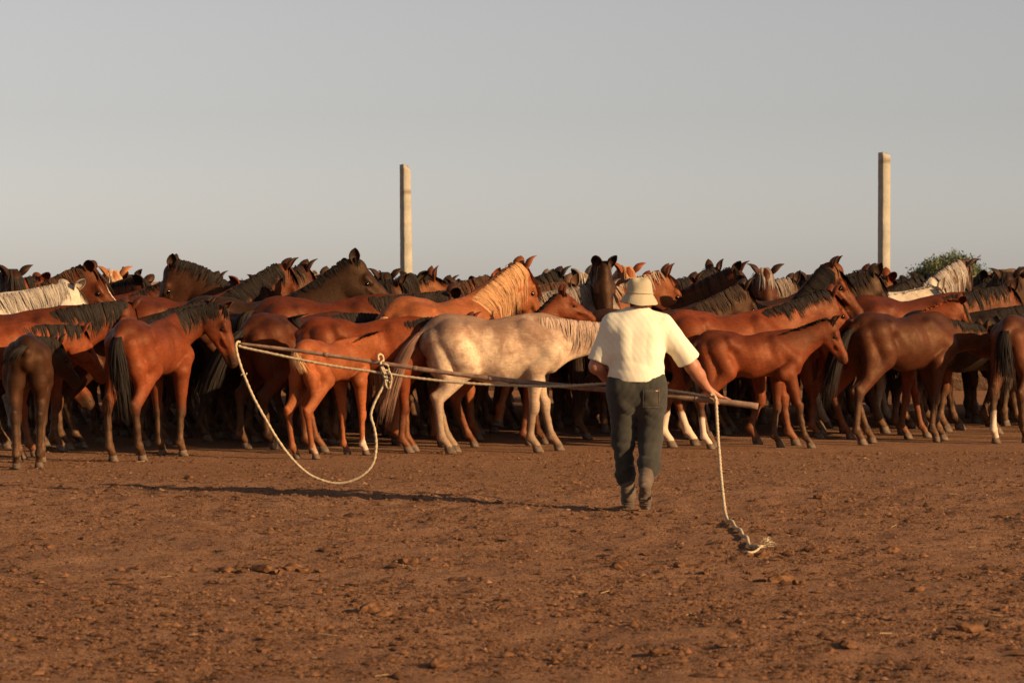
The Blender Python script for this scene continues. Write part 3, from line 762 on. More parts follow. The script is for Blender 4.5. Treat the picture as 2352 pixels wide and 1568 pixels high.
for i in range(70):
    yy = 1085 + 480 * rg.random() ** 0.8; big.append((rg.uniform(-10, 2360), yy, 0.014 + 0.022 * rg.random() ** 2))
for i, (xv, yv, r_) in enumerate(big):
    Y = gy(yv); x = wx(xv, Y); r_ *= 0.82
    o = obj('dung_clod', clod_me[i % 7], None, None, (x, Y, float(ground_z(np.array([x]), np.array([Y]))[0]) + r_ * 0.18))
    o.scale = (r_ * rg.uniform(.8, 1.4), r_ * rg.uniform(.8, 1.2), r_ * rg.uniform(.75, 1.15)); o.rotation_euler = (0, 0, rg.random() * 6.28)
    tag(o, 'dry brown clod of dung lying on the trampled earth', 'clod', 'clods of dung on the yard')

# ------------------------------------------------------------------ rubble wall behind the herd
def wall_mat():
    n = N('rubble_stone'); vec = n.coord('Object'); oi = n.add('ShaderNodeObjectInfo')
    c = n.ramp(n.noise(vec, 3.0, 6, 0.7), [(0.3, (0.13, 0.072, 0.045)), (0.6, (0.28, 0.17, 0.11)), (0.8, (0.40, 0.27, 0.18))])
    c = n.mix(1.0, c, n.ramp(oi.outputs['Random'], [(0, 0.65), (1, 1.25)]), 'MULTIPLY')
    n.col(c); n.rough(0.95, 0.1); n.bump(n.noise(vec, 9, 5, 0.7), 0.05, 0.8); return n.m
M['stone'] = wall_mat()
WY = 43.0
wall = empty('stone_wall', (0, WY, 0)); tag(wall, 'low rough rubble wall of brown stones behind the herd', 'wall')
stone_me = [lump_mesh('stone', 200 + i, 2, 0.30, 0.85, 'stone') for i in range(6)]
def wall_h(x): return 1.60 + 0.05 * math.sin(x * 1.7) + 0.22 * max(0.0, min(1.0, (x - 6.2) / 1.0))
x = -10.5; core_v = []
xs = np.arange(-10.5, 10.51, 0.5)
for xx_ in xs:
    hh = wall_h(xx_) - 0.22
    core_v += [(xx_, -0.2, 0), (xx_, 0.2, 0), (xx_, 0.16, hh), (xx_, -0.16, hh)]
cq = []
for i in range(len(xs) - 1):
    a = i * 4; b = a + 4
    for j in range(4): cq.append([a + j, a + (j + 1) % 4, b + (j + 1) % 4, b + j])
cq += [[3, 2, 1, 0], [len(core_v) - 4, len(core_v) - 3, len(core_v) - 2, len(core_v) - 1]]
obj('core', mesh_np('core', np.array(core_v, float), cq, smooth=False), M['stone'], wall)
for course in range(3):
    x = -10.5 + 0.1 * course
    while x < 10.5:
        wd = rg.uniform(0.13, 0.25); hh = rg.uniform(0.09, 0.14)
        o = obj('stone', stone_me[rg.integers(6)], None, wall, (x + wd, rg.uniform(-.08, .03), wall_h(x) - 0.08 - 0.17 * course + rg.uniform(-.03, .04)))
        o.scale = (wd * 0.86, 0.19, hh * 1.05); o.rotation_euler = (rg.uniform(-.2, .2), rg.uniform(-.25, .25), rg.uniform(-.3, .3))
        x += wd * 1.55

# ------------------------------------------------------------------ concrete posts
def post_mat():
    n = N('weathered_concrete'); vec = n.coord('Object')
    c = n.ramp(n.noise(vec, 6, 6, 0.7), [(0.3, (0.30, 0.265, 0.21)), (0.7, (0.44, 0.39, 0.31))])
    c = n.mix(n.ramp(n.noise(n.coord('Object', (30, 30, 2)), 2, 4, 0.6), [(0.55, 0), (0.75, 0.5)]), c, (0.30, 0.23, 0.16))
    c = n.mix(n.attr('stain'), c, (0.17, 0.13, 0.09))
    n.col(c); n.rough(0.85, 0.2); n.bump(n.noise(vec, 28, 5, 0.7), 0.02, 0.5); return n.m
M['post'] = post_mat()
def post(label, xv, ytop, Y, w0, w1, rz, lean, chip, seam):
    top = CAM_H - (ytop - HZ) / FV * Y
    nz = 60; ver = []; rr = np.random.default_rng(int(xv)); stain = []
    ch = 0.014
    for i in range(nz):
        t = i / (nz - 1); z = top * t; hw = (w0 + (w1 - w0) * t) / 2
        ring = [(hw - ch, -hw), (hw, -hw + ch), (hw, hw - ch), (hw - ch, hw), (-hw + ch, hw), (-hw, hw - ch), (-hw, -hw + ch), (-hw + ch, -hw)]
        for (a, b) in ring:
            zz = z + (chip * (-0.10 if (a > 0 and b < 0) else 0.04 if a < 0 else 0.0) if i == nz - 1 else 0)
            j = rr.uniform(-.003, .003)
            ver.append((a + j + lean * zz, b + j, zz + (rr.uniform(-.02, .02) if i == nz - 1 else 0))); stain.append(0.8 if abs(t - seam) < 0.006 and b < 0 else 0.0)
    q = [[i * 8 + j, i * 8 + (j + 1) % 8, (i + 1) * 8 + (j + 1) % 8, (i + 1) * 8 + j] for i in range(nz - 1) for j in range(8)]
    k = (nz - 1) * 8; ver.append((lean * top, 0, top + 0.01)); stain.append(0.3)
    tr = [[k + j, k + (j + 1) % 8, nz * 8] for j in range(8)]
    me = mesh_np('concrete_post', np.array(ver), q, tr, smooth=False); fattr(me, 'stain', stain)
    o = obj('concrete_post', me, M['post'], None, (wx(xv, Y), Y, 0)); o.rotation_euler = (0, 0, R(rz))
    tag(o, label, 'post', 'concrete posts behind the herd')
post('tall bare concrete post with a chipped sloping top, leaning slightly, apart from the bush', 936, 382, 45.0, 0.170, 0.135, 32, -0.012, 0.5, 0.88)
post('tall bare concrete post with a stained, broken top, beside the green bush', 2030, 353, 45.0, 0.155, 0.150, 27, 0.0, 0.3, 0.965)

# ------------------------------------------------------------------ bush behind the wall
def leaf_mat():
    n = N('bush_leaf'); v = n.attr('v')
    n.col(n.ramp(v, [(0, (0.045, 0.060, 0.022)), (0.6, (0.085, 0.105, 0.040)), (1, (0.15, 0.16, 0.07))])); n.rough(0.6, 0.25)
    n.b.inputs['Subsurface Weight'].default_value = 0.0
    return n.m
M['leaf'] = leaf_mat(); M['bark'] = mat_plain('bark', (0.10, 0.07, 0.045), 0.9)
BY = 62.0
bush = empty('bush', (wx(2200, BY), BY, 0)); tag(bush, 'loose grey green bush rising above the rubble wall', 'bush')
br = np.random.default_rng(4)
def tube(path, rad, m=8, twist=0.0, amp=0.0, lobes=3, jit=0.0, seed=0):
    P = np.asarray(path, float); n = len(P); T = np.gradient(P, axis=0); T /= np.linalg.norm(T, axis=1, keepdims=True) + 1e-9
    rr = np.broadcast_to(np.asarray(rad, float), (n,))
    a = V(0, 0, 1) if abs(T[0][2]) < 0.9 else V(1, 0, 0)
    u = unit(np.cross(T[0], a)); vs_ = []; s = 0.0; rj = np.random.default_rng(seed)
    for i in range(n):
        if i: s += np.linalg.norm(P[i] - P[i - 1])
        u = unit(u - T[i] * np.dot(u, T[i])); w_ = np.cross(T[i], u)
        for j in range(m):
            th = 2 * math.pi * j / m
            r_ = rr[i] * (1 + amp * math.cos(lobes * th - twist * s)) + (rj.normal(0, jit) if jit else 0)
            vs_.append(P[i] + (u * math.cos(th) + w_ * math.sin(th)) * r_)
    q = [[i * m + j, i * m + (j + 1) % m, (i + 1) * m + (j + 1) % m, (i + 1) * m + j] for i in range(n - 1) for j in range(m)]
    k = len(vs_); vs_ += [P[0], P[-1]]
    tr = [[j, k, (j + 1) % m] for j in range(m)] + [[(n - 1) * m + (j + 1) % m, k + 1, (n - 1) * m + j] for j in range(m)]
    return np.array(vs_), np.array(q)[:, ::-1], np.array(tr)[:, ::-1]
lv_, lq_, vv_ = [], [], []; tips = []
bh = CAM_H - (572 - HZ) / FV * BY
for i in range(26):
    cxx = br.uniform(-0.92, 0.95); hh = bh * (1.0 - 0.22 * abs(cxx + 0.05) ** 1.6 - 0.10 * br.random()) * (0.94 if cxx > .25 else 1.0)
    pth = catmull([(0.08 * cxx, 0, 0), (cxx * 0.5, br.uniform(-.3, .3), hh * 0.45), (cxx, br.uniform(-.6, .6), hh)], 6)
    tv, tq, tt = tube(pth, np.linspace(0.03, 0.006, len(pth)), 5)
    obj('stem', mesh_np('stem', tv, tq, tt), M['bark'], bush)
    for k in range(1700):
        t = 0.35 + 0.65 * br.random() ** 0.8; c = pth[int(t * (len(pth) - 1))] + br.normal(0, 1, 3) * V(0.17, 0.24, 0.14) * (1.15 - 0.5 * t)
        c[2] = min(c[2], hh * (1.02))
        d = unit(br.normal(0, 1, 3) + V(0, 0, 0.9)); e = unit(np.cross(d, br.normal(0, 1, 3))); L = br.uniform(0.026, 0.050)
        b0 = len(lv_); lv_ += [c, c + d * L + e * L * 0.34, c + d * 2 * L, c + d * L - e * L * 0.34]; lq_.append([b0, b0 + 1, b0 + 2, b0 + 3]); vv_ += [br.random()] * 4
lme = mesh_np('crown', np.array(lv_), lq_, smooth=False); fattr(lme, 'v', vv_); obj('crown', lme, M['leaf'], bush)

# ------------------------------------------------------------------ the herd
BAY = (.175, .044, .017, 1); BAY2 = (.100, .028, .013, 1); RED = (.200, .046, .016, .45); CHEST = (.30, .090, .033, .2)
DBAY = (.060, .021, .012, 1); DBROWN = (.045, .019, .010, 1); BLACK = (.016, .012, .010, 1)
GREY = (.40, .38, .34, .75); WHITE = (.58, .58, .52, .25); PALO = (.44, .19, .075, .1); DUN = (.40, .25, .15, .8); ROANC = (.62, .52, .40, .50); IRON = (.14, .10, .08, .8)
BLK = (.022, .016, .013); BRN = (.075, .036, .020); FLAX = (.42, .21, .095); SILV = (.33, .27, .215); GRYH = (.20, .15, .12); CRM = (.58, .48, .36)
ADULT = dict(scale=1.0)
FOAL = dict(ribs=.0016, scale=0.80, fat=0.76, leg=0.13, mane='short', mlen=0.075, head=1.0, hl=0.90, tlen=0.48, neck=0.92, thick=0.84, forelock=0.4, muzz=0.35)
YEAR = dict(ribs=.0028, scale=0.90, fat=0.86, leg=0.07, mlen=0.16, head=1.06, tlen=0.72, neck=0.97, thick=0.90, forelock=0.7)
WALK = ((.16, 0), (-.14, 0), (-.16, 0), (.16, 0)); WALK2 = ((-.16, .02), (.15, 0), (.17, 0), (-.14, 0)); STEP = ((.20, .10), (-.08, 0), (-.12, 0), (.10, 0))
STAND2 = ((.05, 0), (-.05, 0), (-.08, 0), (.08, 0)); LIFT = ((.05, 0), (.18, .16), (.02, 0), (-.12, 0))
SEED = [10]; SPOTS = []
def overlap(X, Y, yaw, sc, extra=0.0):
    def seg(x, y, a, k): c, s_ = math.cos(R(a)), math.sin(R(a)); return [(x + c * d * k, y + s_ * d * k) for d in (-.62, -.31, 0, .31, .60)]
    A = seg(X, Y, yaw, sc); worst = 9
    for (x, y, a, k, lab) in SPOTS:
        if abs(x - X) > 2 or abs(y - Y) > 2: continue
        for p in A:
            for q in seg(x, y, a, k): worst = min(worst, math.hypot(p[0] - q[0], p[1] - q[1]))
    return worst
def place(label, X, Y, yaw, coat, hair, par, front=True, cat='horse', **kw):
    par.setdefault('ribs', .0012) if front else None
    SEED[0] += 1; SPOTS.append((X, Y, yaw, par.get('scale', 1.0), label))
    p = dict(par); p.setdefault('seed', SEED[0]); p.setdefault('strands', 230 if front else 140); p['front'] = front
    return make_horse('horse' if cat == 'horse' else 'foal', label, X, Y, yaw, coat, hair, p, 0.0135 if front else 0.0165, 0.36 if front else 0.20, cat, **kw)
def at_barrel(label, xv, Y, yaw, coat, hair, *par, **kw):
    p = {}
    for q in par: p.update(q)
    Y = 10779.0 / (13066.0 / Y - 100.0)
    return place(label, wx(xv, Y), Y, yaw, coat, hair, p, **kw)
def at_poll(label, xv, yv, Y, yaw, coat, hair, *par, front=False, **kw):
    """stand a horse at distance Y so that its poll is seen at bearing xv / height yv; the neck is raised to suit"""
    p = dict(DEF); p.update(scale=1.12, neck=1.02, head=1.24, thick=1.08); Y = Y + 1.0 + (0.5 if xv > 1550 else 0.0)
    for q in par: p.update(q)
    if 'ears' not in ''.join(k for q in par for k in q): p['ears'] = ('fwd', 'up', ('fwd', 'up'), 'fwd', ('up', 'side'), 'side', 'fwd')[SEED[0] % 7]
    best = None; locs = []
    for e in np.arange(-25, 76, 2.0): p['elev'] = e; locs.append((e, poll_local(p)))
    for dY in (0, .2, -.2, .4, -.4, .6, -.6, .8, -.8, 1.0, 1.3, 1.6, 2.0):        # step back or forward until there is room among the others
        for dw in (0, 8, -8):
            Yt, wt = Y + dY, yaw + dw
            c, s = math.cos(R(wt)), math.sin(R(wt)); bb = None
            for e, l in locs:
                Yp = Yt + s * l[0] + c * l[1]
                err = abs(l[2] - (CAM_H - (yv - HZ) / FV * Yp)) + 0.0004 * abs(e - 30)
                if bb is None or err < bb[0]: bb = (err, e, wx(xv, Yp) - (c * l[0] - s * l[1]))
            ov = min(overlap(bb[2], Yt, wt, p['scale']), 0.46)
            cand = (-ov, abs(dY) + abs(dw) * .01, bb, Yt, wt)
            if best is None or cand[:2] < best[:2]: best = cand
        if -best[0] >= 0.44: break
    _, _, best, Y, yaw = best
    q = {k: v for k, v in p.items() if k not in DEF or v != DEF[k]}; q['elev'] = best[1]
    if best[0] > 0.06: print('POLL', label, 'err', round(best[0], 3), best[1])
    return place(label, best[2], Y, yaw, coat, hair, q, front=front, **kw)

# --- the front of the herd
at_barrel('thin dark brown yearling seen from behind, rump to the open yard', 66, 25.0, 98, DBROWN, BLK, YEAR, dict(scale=.84, elev=5, turn=-40, hpitch=40, legs=STAND2, tail=(.05, .22), flick=.38, tfull=.7, tlen=.5), cat='foal')
at_barrel('chestnut yearling with dusty legs beside the thin dark brown yearling', -25, 25.6, 40, RED, BLK, YEAR, dict(elev=8, hpitch=50, legs=WALK))
at_barrel('stout red bay mare with thick black mane behind the thin yearling', 38, 26.6, 18, BAY, BLK, dict(scale=1.04, elev=16, hturn=30, turn=15, hpitch=58, mlen=.26, legs=STAND2, forelock=.6))
at_barrel('bright bay yearling with head lowered into a dark swishing tail', 350, 25.75, 70, BAY, BLK, YEAR, dict(scale=.93, elev=24, curve=30, turn=-70, hpitch=66, legs=((.02, 0), (-.02, 0), (-.08, 0), (.10, 0)), tail=(-.02, -.12), tlen=.85, mlen=.2))
at_barrel('dark bay horse with a bushy tail between red bay mare and bright bay yearling', 262, 27.2, 24, DBAY, BLK, dict(scale=.96, elev=26, turn=8, hpitch=55, legs=WALK, tail=(-.08, 0), flick=.12))
at_barrel('brown mare with a long black tail, rump turned towards the pole tip', 695, 27.15, 44, BAY2, BLK, dict(elev=8, turn=10, hpitch=55, legs=STAND2, tail=(-.34, .16), flick=.06, tlen=.85, tfull=1.35, socks=(0, 0, .3, .3)))
BRANDED = at_barrel('reddish chestnut yearling with a small brand, standing over the small chestnut foal', 850, 26.45, 8, RED, BLK, YEAR, dict(scale=.93, flick=.72, tlen=.45, tail=(.12, -.02), tfull=1.0, elev=12, turn=20, hpitch=50, legs=((.02, 0), (-.06, 0), (.06, 0), (-.06, 0))))
at_barrel('small chestnut foal with a cream tail tip, nose against the branded yearling', 765, 25.95, 56, CHEST, BRN, FOAL, dict(scale=.76, elev=20, turn=-6, hturn=-14, hpitch=44, legs=((.0, 0), (.06, 0), (-.05, 0), (.04, 0)), tail=(-.05, -.20), flick=.10, tlen=.34, tfull=.8, ears='side', socks=(.4, .6, .3, .5)), cat='foal', tailc=(.50, .28, .13))
at_barrel('pale roan mare with mottled cream and grey flanks, walking beside the man', 1148, 26.5, 13, ROANC, (.36, .24, .17), dict(scale=1.0, fat=1.03, elev=3, curve=8, turn=6, hpitch=36, mane='fall', mlen=.27, legs=((.17, 0), (-.10, 0), (.12, 0), (.02, 0)), tail=(-.36, -.04), tlen=.95, tfull=1.1, flick=.06), mat='roan', tailc=(.20, .105, .070))
at_barrel('dark brown mare with a raised shaggy neck just beyond the man', 1505, 28.25, 14, (.075, .036, .021, 1), (.040, .024, .016), dict(scale=1.02, elev=34, curve=10, turn=12, hpitch=48, legs=WALK, mlen=.2, tlen=.95))
at_poll('chestnut mare with white hind socks, behind the small bay foal', 1908, 676, 27.0, 14, RED, BLK, dict(scale=1.02, head=1.15, curve=10, turn=10, hpitch=42, legs=WALK2, socks=(0, 0, .9, 1), mlen=.16), front=True)
at_barrel('bright bay foal with one white hind foot striding right beside the man', 1734, 27.0, 9, BAY, BLK, FOAL, dict(scale=.815, fat=.84, leg=.10, elev=27, curve=6, turn=2, hpitch=58, hturn=-10, legs=((-.10, 0), (.22, 0), (.06, 0), (-.04, 0)), socks=(0, 0, 0, 1), tlen=.60, tfull=1.1, tail=(.03, -.05), mlen=.09), cat='foal')
at_barrel('dark bay horse with sweeping black tail and lowered head, ahead of the foal', 2082, 27.75, 32, (.085, .027, .013, 1), BLK, YEAR, dict(scale=.95, fat=.94, elev=0, curve=2, turn=4, hpitch=26, legs=((.18, 0), (-.12, 0), (.16, 0), (-.16, 0)), tail=(-.32, -.02), tlen=.85, tfull=1.1, mlen=.12))
at_barrel('young bay horse with a dark thin tail following the dark bay horse', 2362, 28.0, 60, (.12, .040, .019, 1), BLK, YEAR, dict(scale=.93, elev=22, turn=10, legs=WALK, socks=(0, 0, .8, 0), tail=(-.03, -.05)))
at_barrel('near black horse wedged between the dark bay horse and the bay follower', 2210, 28.9, 18, BLACK, BLK, dict(elev=18, turn=5, legs=STEP))

# --- the second and third ranks
at_poll('bay mare with a long combed black mane, neck level behind the branded yearling', 1040, 680, 27.75, 12, BAY, (.030, .020, .015), dict(mlen=.30, curve=4, hpitch=48, legs=WALK, flick=.35, tail=(-.02, .1), tfull=1.2, strands=260), front=True)
at_poll('light chestnut mare with a long flaxen mane, standing above the roan mare', 1198, 610, 28.2, 36, (.27, .092, .036, .1), FLAX, dict(mlen=.38, curve=14, hpitch=52, legs=LIFT, strands=320, forelock=1.6, ears='fwd'), front=True)
at_poll('chestnut foal resting its chin over the roan mare, dark tuft of mane', 1292, 672, 28.1, 14, RED, BLK, FOAL, dict(scale=.86, fat=.78, leg=.14, hpitch=24, curve=0, legs=WALK, mlen=.08), front=True, cat='foal')
at_poll('pale grey horse with dark mane roots beside the chestnut foal', 1392, 664, 29.1, 26, GREY, GRYH, dict(hpitch=52, legs=STAND2, hturn=10))
at_poll('dark brown horse with a long bare head held high, looking over the combed mane', 815, 601, 28.9, 6, (.050, .026, .016, 1), BLK, dict(curve=2, hpitch=36, mlen=.10, forelock=.5, ears=('up', 'up'), legs=WALK, head=1.16, muzz=.3), front=True)
at_poll('bay mare with a black mane and pricked ears, beside the long bare dark head', 655, 615, 28.5, 32, BAY, BLK, dict(curve=10, hpitch=55, mlen=.24, legs=STAND2, ears='fwd'), front=True)
at_poll('dark brown horse arching its neck with its face turned down to the mares', 392, 612, 28.2, 178, (.085, .036, .020, 1), BLK, dict(curve=55, hpitch=62, mside=1, mlen=.14, legs=STAND2, ears='back', head=1.2, forelock=.3), front=True)
at_poll('white horse with a silver mane and grey patches, beyond the red bay mare', 166, 662, 28.3, 20, WHITE, SILV, dict(mlen=.28, curve=8, hpitch=45, hturn=25, legs=WALK, strands=260, ears='side'), front=True)
at_poll('bay horse with a white blaze and dark forelock, behind the white horse', 208, 616, 29.6, 12, BAY, BRN, dict(blaze=.9, hpitch=46, mlen=.2, hturn=-10, forelock=1.3, legs=STAND2))
at_poll('bay horse with a broad white blaze on its outstretched muzzle', 447, 628, 31.2, 16, BAY, BLK, dict(blaze=1.3, hpitch=26, curve=4, muzz=.3, mlen=.15, hturn=-8, ears='back', legs=WALK))
at_poll('big bay mare with a heavy black mane, head above the chestnut mare', 1912, 610, 28.9, 14, (.22, .062, .023, 1), BLK, dict(scale=1.03, curve=12, hpitch=48, mlen=.36, forelock=1.7, legs=WALK2, strands=300, muzz=.2, head=1.18), front=True)
at_poll('dark brown mare with a long smooth face beside the cropped white mare', 2008, 634, 29.7, 10, (.060, .033, .021, 1), BLK, dict(curve=14, hpitch=54, mlen=.2, forelock=1.2, legs=STAND2, muzz=.4))
at_poll('white mare with a cropped mane in front of the grey arched neck', 2150, 664, 29.4, 30, WHITE, CRM, dict(curve=0, mane='short', mlen=.06, hpitch=46, legs=WALK, ears='up'))
at_poll('dark grey horse with striped silver mane and arched neck before the bush', 2216, 608, 30.2, 24, IRON, (.36, .29, .235), dict(curve=30, hpitch=72, mlen=.34, strands=240, legs=STAND2))
at_poll('small chestnut horse with a white forelock beside the cropped white mare', 2205, 690, 28.3, 8, RED, (.20, .055, .02), YEAR, dict(curve=20, hpitch=60, mane='short', mlen=.07, forelock=1.4, legs=WALK), cat='foal', forec=CRM)
at_poll('dark horse facing the yard with a heavy forelock, directly above the man', 1386, 609, 30.4, -78, (.065, .030, .018, 1), (.055, .028, .018), dict(hpitch=58, forelock=.6, legs=STAND2, mlen=.25, ears='fwd'))
at_poll('bay horse with a pale forelock looking past the hat of the man', 1527, 630, 30.0, 22, (.26, .085, .035, .5), (.40, .25, .16), dict(hpitch=40, mlen=.18, legs=WALK, forelock=1.2))
at_poll('bay horse with one calm eye, three quarter face towards the yard', 1692, 622, 30.6, -22, BAY2, BLK, dict(hpitch=50, legs=STAND2, mside=1, forelock=.9, muzz=.3))
at_poll('bay horse looking straight out with grey hair beside its face', 1757, 622, 31.8, -70, BAY2, GRYH, dict(hpitch=56, legs=STAND2, mlen=.3, mside=1, forelock=.9, muzz=.3, ears='side'))
at_poll('bay horse with its rump behind the near black horse, dark mane on the neck', 2318, 668, 29.8, 14, BAY, BLK, dict(hpitch=50, legs=WALK, mlen=.2, curve=5))
at_poll('dark horse with wide ears facing out, before the rubble wall near the bush', 2312, 634, 32.0, -82, DBROWN, BLK, dict(hpitch=58, legs=STAND2, forelock=.7, ears='side'))
at_poll('dark bay horse facing out with one ear swung wide, behind the white horse', 32, 628, 30.6, -62, DBAY, BLK, dict(hpitch=52, legs=STAND2, forelock=1.2, ears='side'))

# --- heads further back
BK = [
 ('red chestnut horse with pricked ears behind the white horse with the silver mane', 95, 642, 32.4, 30, RED, BLK, dict(hpitch=50)),
 ('dun horse with a shaggy pale forelock looking out beyond the white blazed bay', 262, 628, 33.6, -66, PALO, (.42, .26, .16), dict(hpitch=54, ears='side')),
 ('bay horse with a lop ear between the dun face and the arching dark neck', 330, 648, 32.0, -20, BAY2, BLK, dict(hpitch=50, ears='side')),
 ('plain chestnut horse peering out behind the white muzzle', 560, 648, 33.4, -48, RED, BLK, dict(hpitch=40, ears='side')),
 ('bay horse with blunt ears behind the plain chestnut', 604, 646, 34.6, -60, BAY, BLK, dict(hpitch=50, ears='side')),
 ('brown horse with upright ears tight behind the bay mare with pricked ears', 700, 616, 29.9, 42, BAY2, BLK, dict(hpitch=50)),
 ('shaggy grey brown horse with a rough mane behind the long bare dark head', 748, 636, 32.6, 20, IRON, GRYH, dict(hpitch=55, mane='short', mlen=.12)),
 ('dark bay horse with a pointed ear beyond the long bare dark head', 884, 632, 33.6, -72, DBAY, BLK, dict(hpitch=56, ears='side')),
 ('black horse with tall ears in front of the leaning post', 948, 640, 31.6, 58, BLACK, BLK, dict(hpitch=58, ears='side')),
 ('bay horse with a bare cheek stretching its head past the leaning post', 992, 640, 31.0, 14, (.28, .095, .036, .6), BLK, dict(hpitch=24, mlen=.14)),
 ('dark horse with ears spread low behind the bay with the bare cheek', 1064, 654, 34.4, -80, DBAY, BLK, dict(hpitch=60, ears='side')),
 ('chestnut horse with a curled ear behind the flaxen mane', 1135, 642, 32.8, 24, CHEST, BRN, dict(hpitch=50)),
 ('black horse with a single pricked ear beyond the flaxen mane', 1283, 632, 32.2, 28, BLACK, BLK, dict(hpitch=52)),
 ('grey horse with a white face beyond the single pricked black ear', 1340, 634, 34.0, -40, GREY, SILV, dict(hpitch=54)),
 ('dun horse with a white ear and dark mane behind the foal resting its chin', 1312, 656, 30.6, 22, DUN, BRN, dict(hpitch=48, ears='up')),
 ('light chestnut horse with a pointed ear behind the heavy forelock', 1442, 620, 33.0, -70, CHEST, (.40, .2, .1), dict(hpitch=56, ears='side')),
 ('brown horse with a leaning ear behind the mare with the shaggy neck', 1592, 646, 31.8, 24, BAY2, BLK, dict(hpitch=48)),
 ('dark bay horse with tall ears behind the shaggy neck', 1640, 622, 32.4, 38, DBAY, BLK, dict(hpitch=48)),
 ('grey maned brown horse beyond the bay looking straight out', 1818, 646, 33.4, 30, IRON, GRYH, dict(hpitch=52)),
 ('bay horse with two sharp ears behind the big bay mare', 1990, 626, 32.2, 20, BAY, BLK, dict(hpitch=46)),
 ('chestnut horse with a rounded ear in front of the straight post', 2040, 642, 31.2, 6, RED, BRN, dict(hpitch=42)),
 ('black horse in front of the rubble wall, beside the grey arched neck', 2120, 640, 32.6, 35, BLACK, BLK, dict(hpitch=50)),
 ('dark bay horse with a low head beyond the bay with its rump hidden', 2346, 634, 33.6, 15, DBAY, BLK, dict(hpitch=50)),
 ('red bay horse in shade behind the black horse by the leaning post', 915, 652, 30.0, 14, BAY2, BLK, dict(hpitch=50)),
 ('dark brown horse with a level back behind the pale grey horse', 1445, 668, 31.6, 18, DBROWN, BLK, dict(hpitch=48)),
 ('far bay horse with only its ears above the dun face', 300, 640, 36.5, -58, BAY2, BLK, dict(hpitch=52)),
 ('far dark horse with ears level behind the outstretched white muzzle', 498, 642, 36.0, 30, DBAY, BLK, dict(hpitch=50)),
 ('far chestnut horse glimpsed between the plain chestnut and the pricked ears', 632, 640, 36.8, -66, RED, BRN, dict(hpitch=54)),
 ('far black horse glimpsed beside the shaggy grey brown horse', 786, 644, 36.4, 22, BLACK, BLK, dict(hpitch=50)),
 ('far brown horse with its ears behind the bay with the bare cheek', 1030, 652, 37.4, 34, BAY2, BLK, dict(hpitch=50)),
 ('far dark brown horse with its ears left of the flaxen mane', 1100, 650, 37.0, -74, DBROWN, BLK, dict(hpitch=56)),
 ('far grey horse with pale ears beyond the flaxen mane', 1258, 642, 36.2, 26, GREY, GRYH, dict(hpitch=50)),
 ('far bay horse with its ears between the white face and the heavy forelock', 1362, 638, 37.2, -50, BAY, BLK, dict(hpitch=54)),
 ('far red horse with its ears beyond the hat of the man', 1486, 642, 36.6, 18, RED, BRN, dict(hpitch=48)),
 ('far dark bay horse with ears behind the heavy black mane', 1862, 640, 36.0, -64, DBAY, BLK, dict(hpitch=54)),
 ('far brown horse with its ears between the straight post and the bush', 2088, 648, 37.0, 28, BAY2, BLK, dict(hpitch=50)),
 ('far black horse with its ears against the rubble wall beyond the bush', 2268, 640, 36.8, -70, BLACK, BLK, dict(hpitch=56)),
]
for (lab, xv, yv, Y, yaw, coat, hair, par) in BK:
    d = dict(legs=STAND2 if SEED[0] % 2 else WALK); d.update(par)
    at_poll(lab, xv, yv, Y, yaw, coat, hair, d)

# --- a freeze brand on the branded yearling
def brand(horse):
    body = [c for c in horse.children if c.name.startswith('body')][0]
    me = body.data; vv = vco(me); tree = BVHTree.FromPolygons([tuple(a) for a in vv], [tuple(p.vertices) for p in me.polygons])
    m = mat_plain('brand_hair', (.55, .48, .40), .8)
    strokes = {'K': [[(0, 0), (0, 1)], [(0.05, .45), (.55, 1)], [(.15, .55), (.6, 0)]], '7': [[(.9, 1), (1.5, 1)], [(1.5, 1), (1.1, 0)]]}
    for ch, st in strokes.items():
        V1, Q1 = [], []
        for (a, b) in st:
            P = []
            for t in np.linspace(0, 1, 6):
                x = .34 + .055 * (a[0] + (b[0] - a[0]) * t); z = .985 + .060 * (a[1] + (b[1] - a[1]) * t)
                h_, n_, _, _ = tree.ray_cast(Vector((x, -1, z)), Vector((0, 1, 0)), 2)
                P.append(V(*h_))
            v, q, t3 = tube(np.array(P), .0055, 6); o0 = len(V1)
            V1 += list(v); Q1 += [list(np.array(f) + o0) for f in q]
        obj('brand_mark', mesh_np('brand_mark', np.array(V1), Q1), m, horse)
from mathutils.bvhtree import BVHTree
brand(BRANDED)

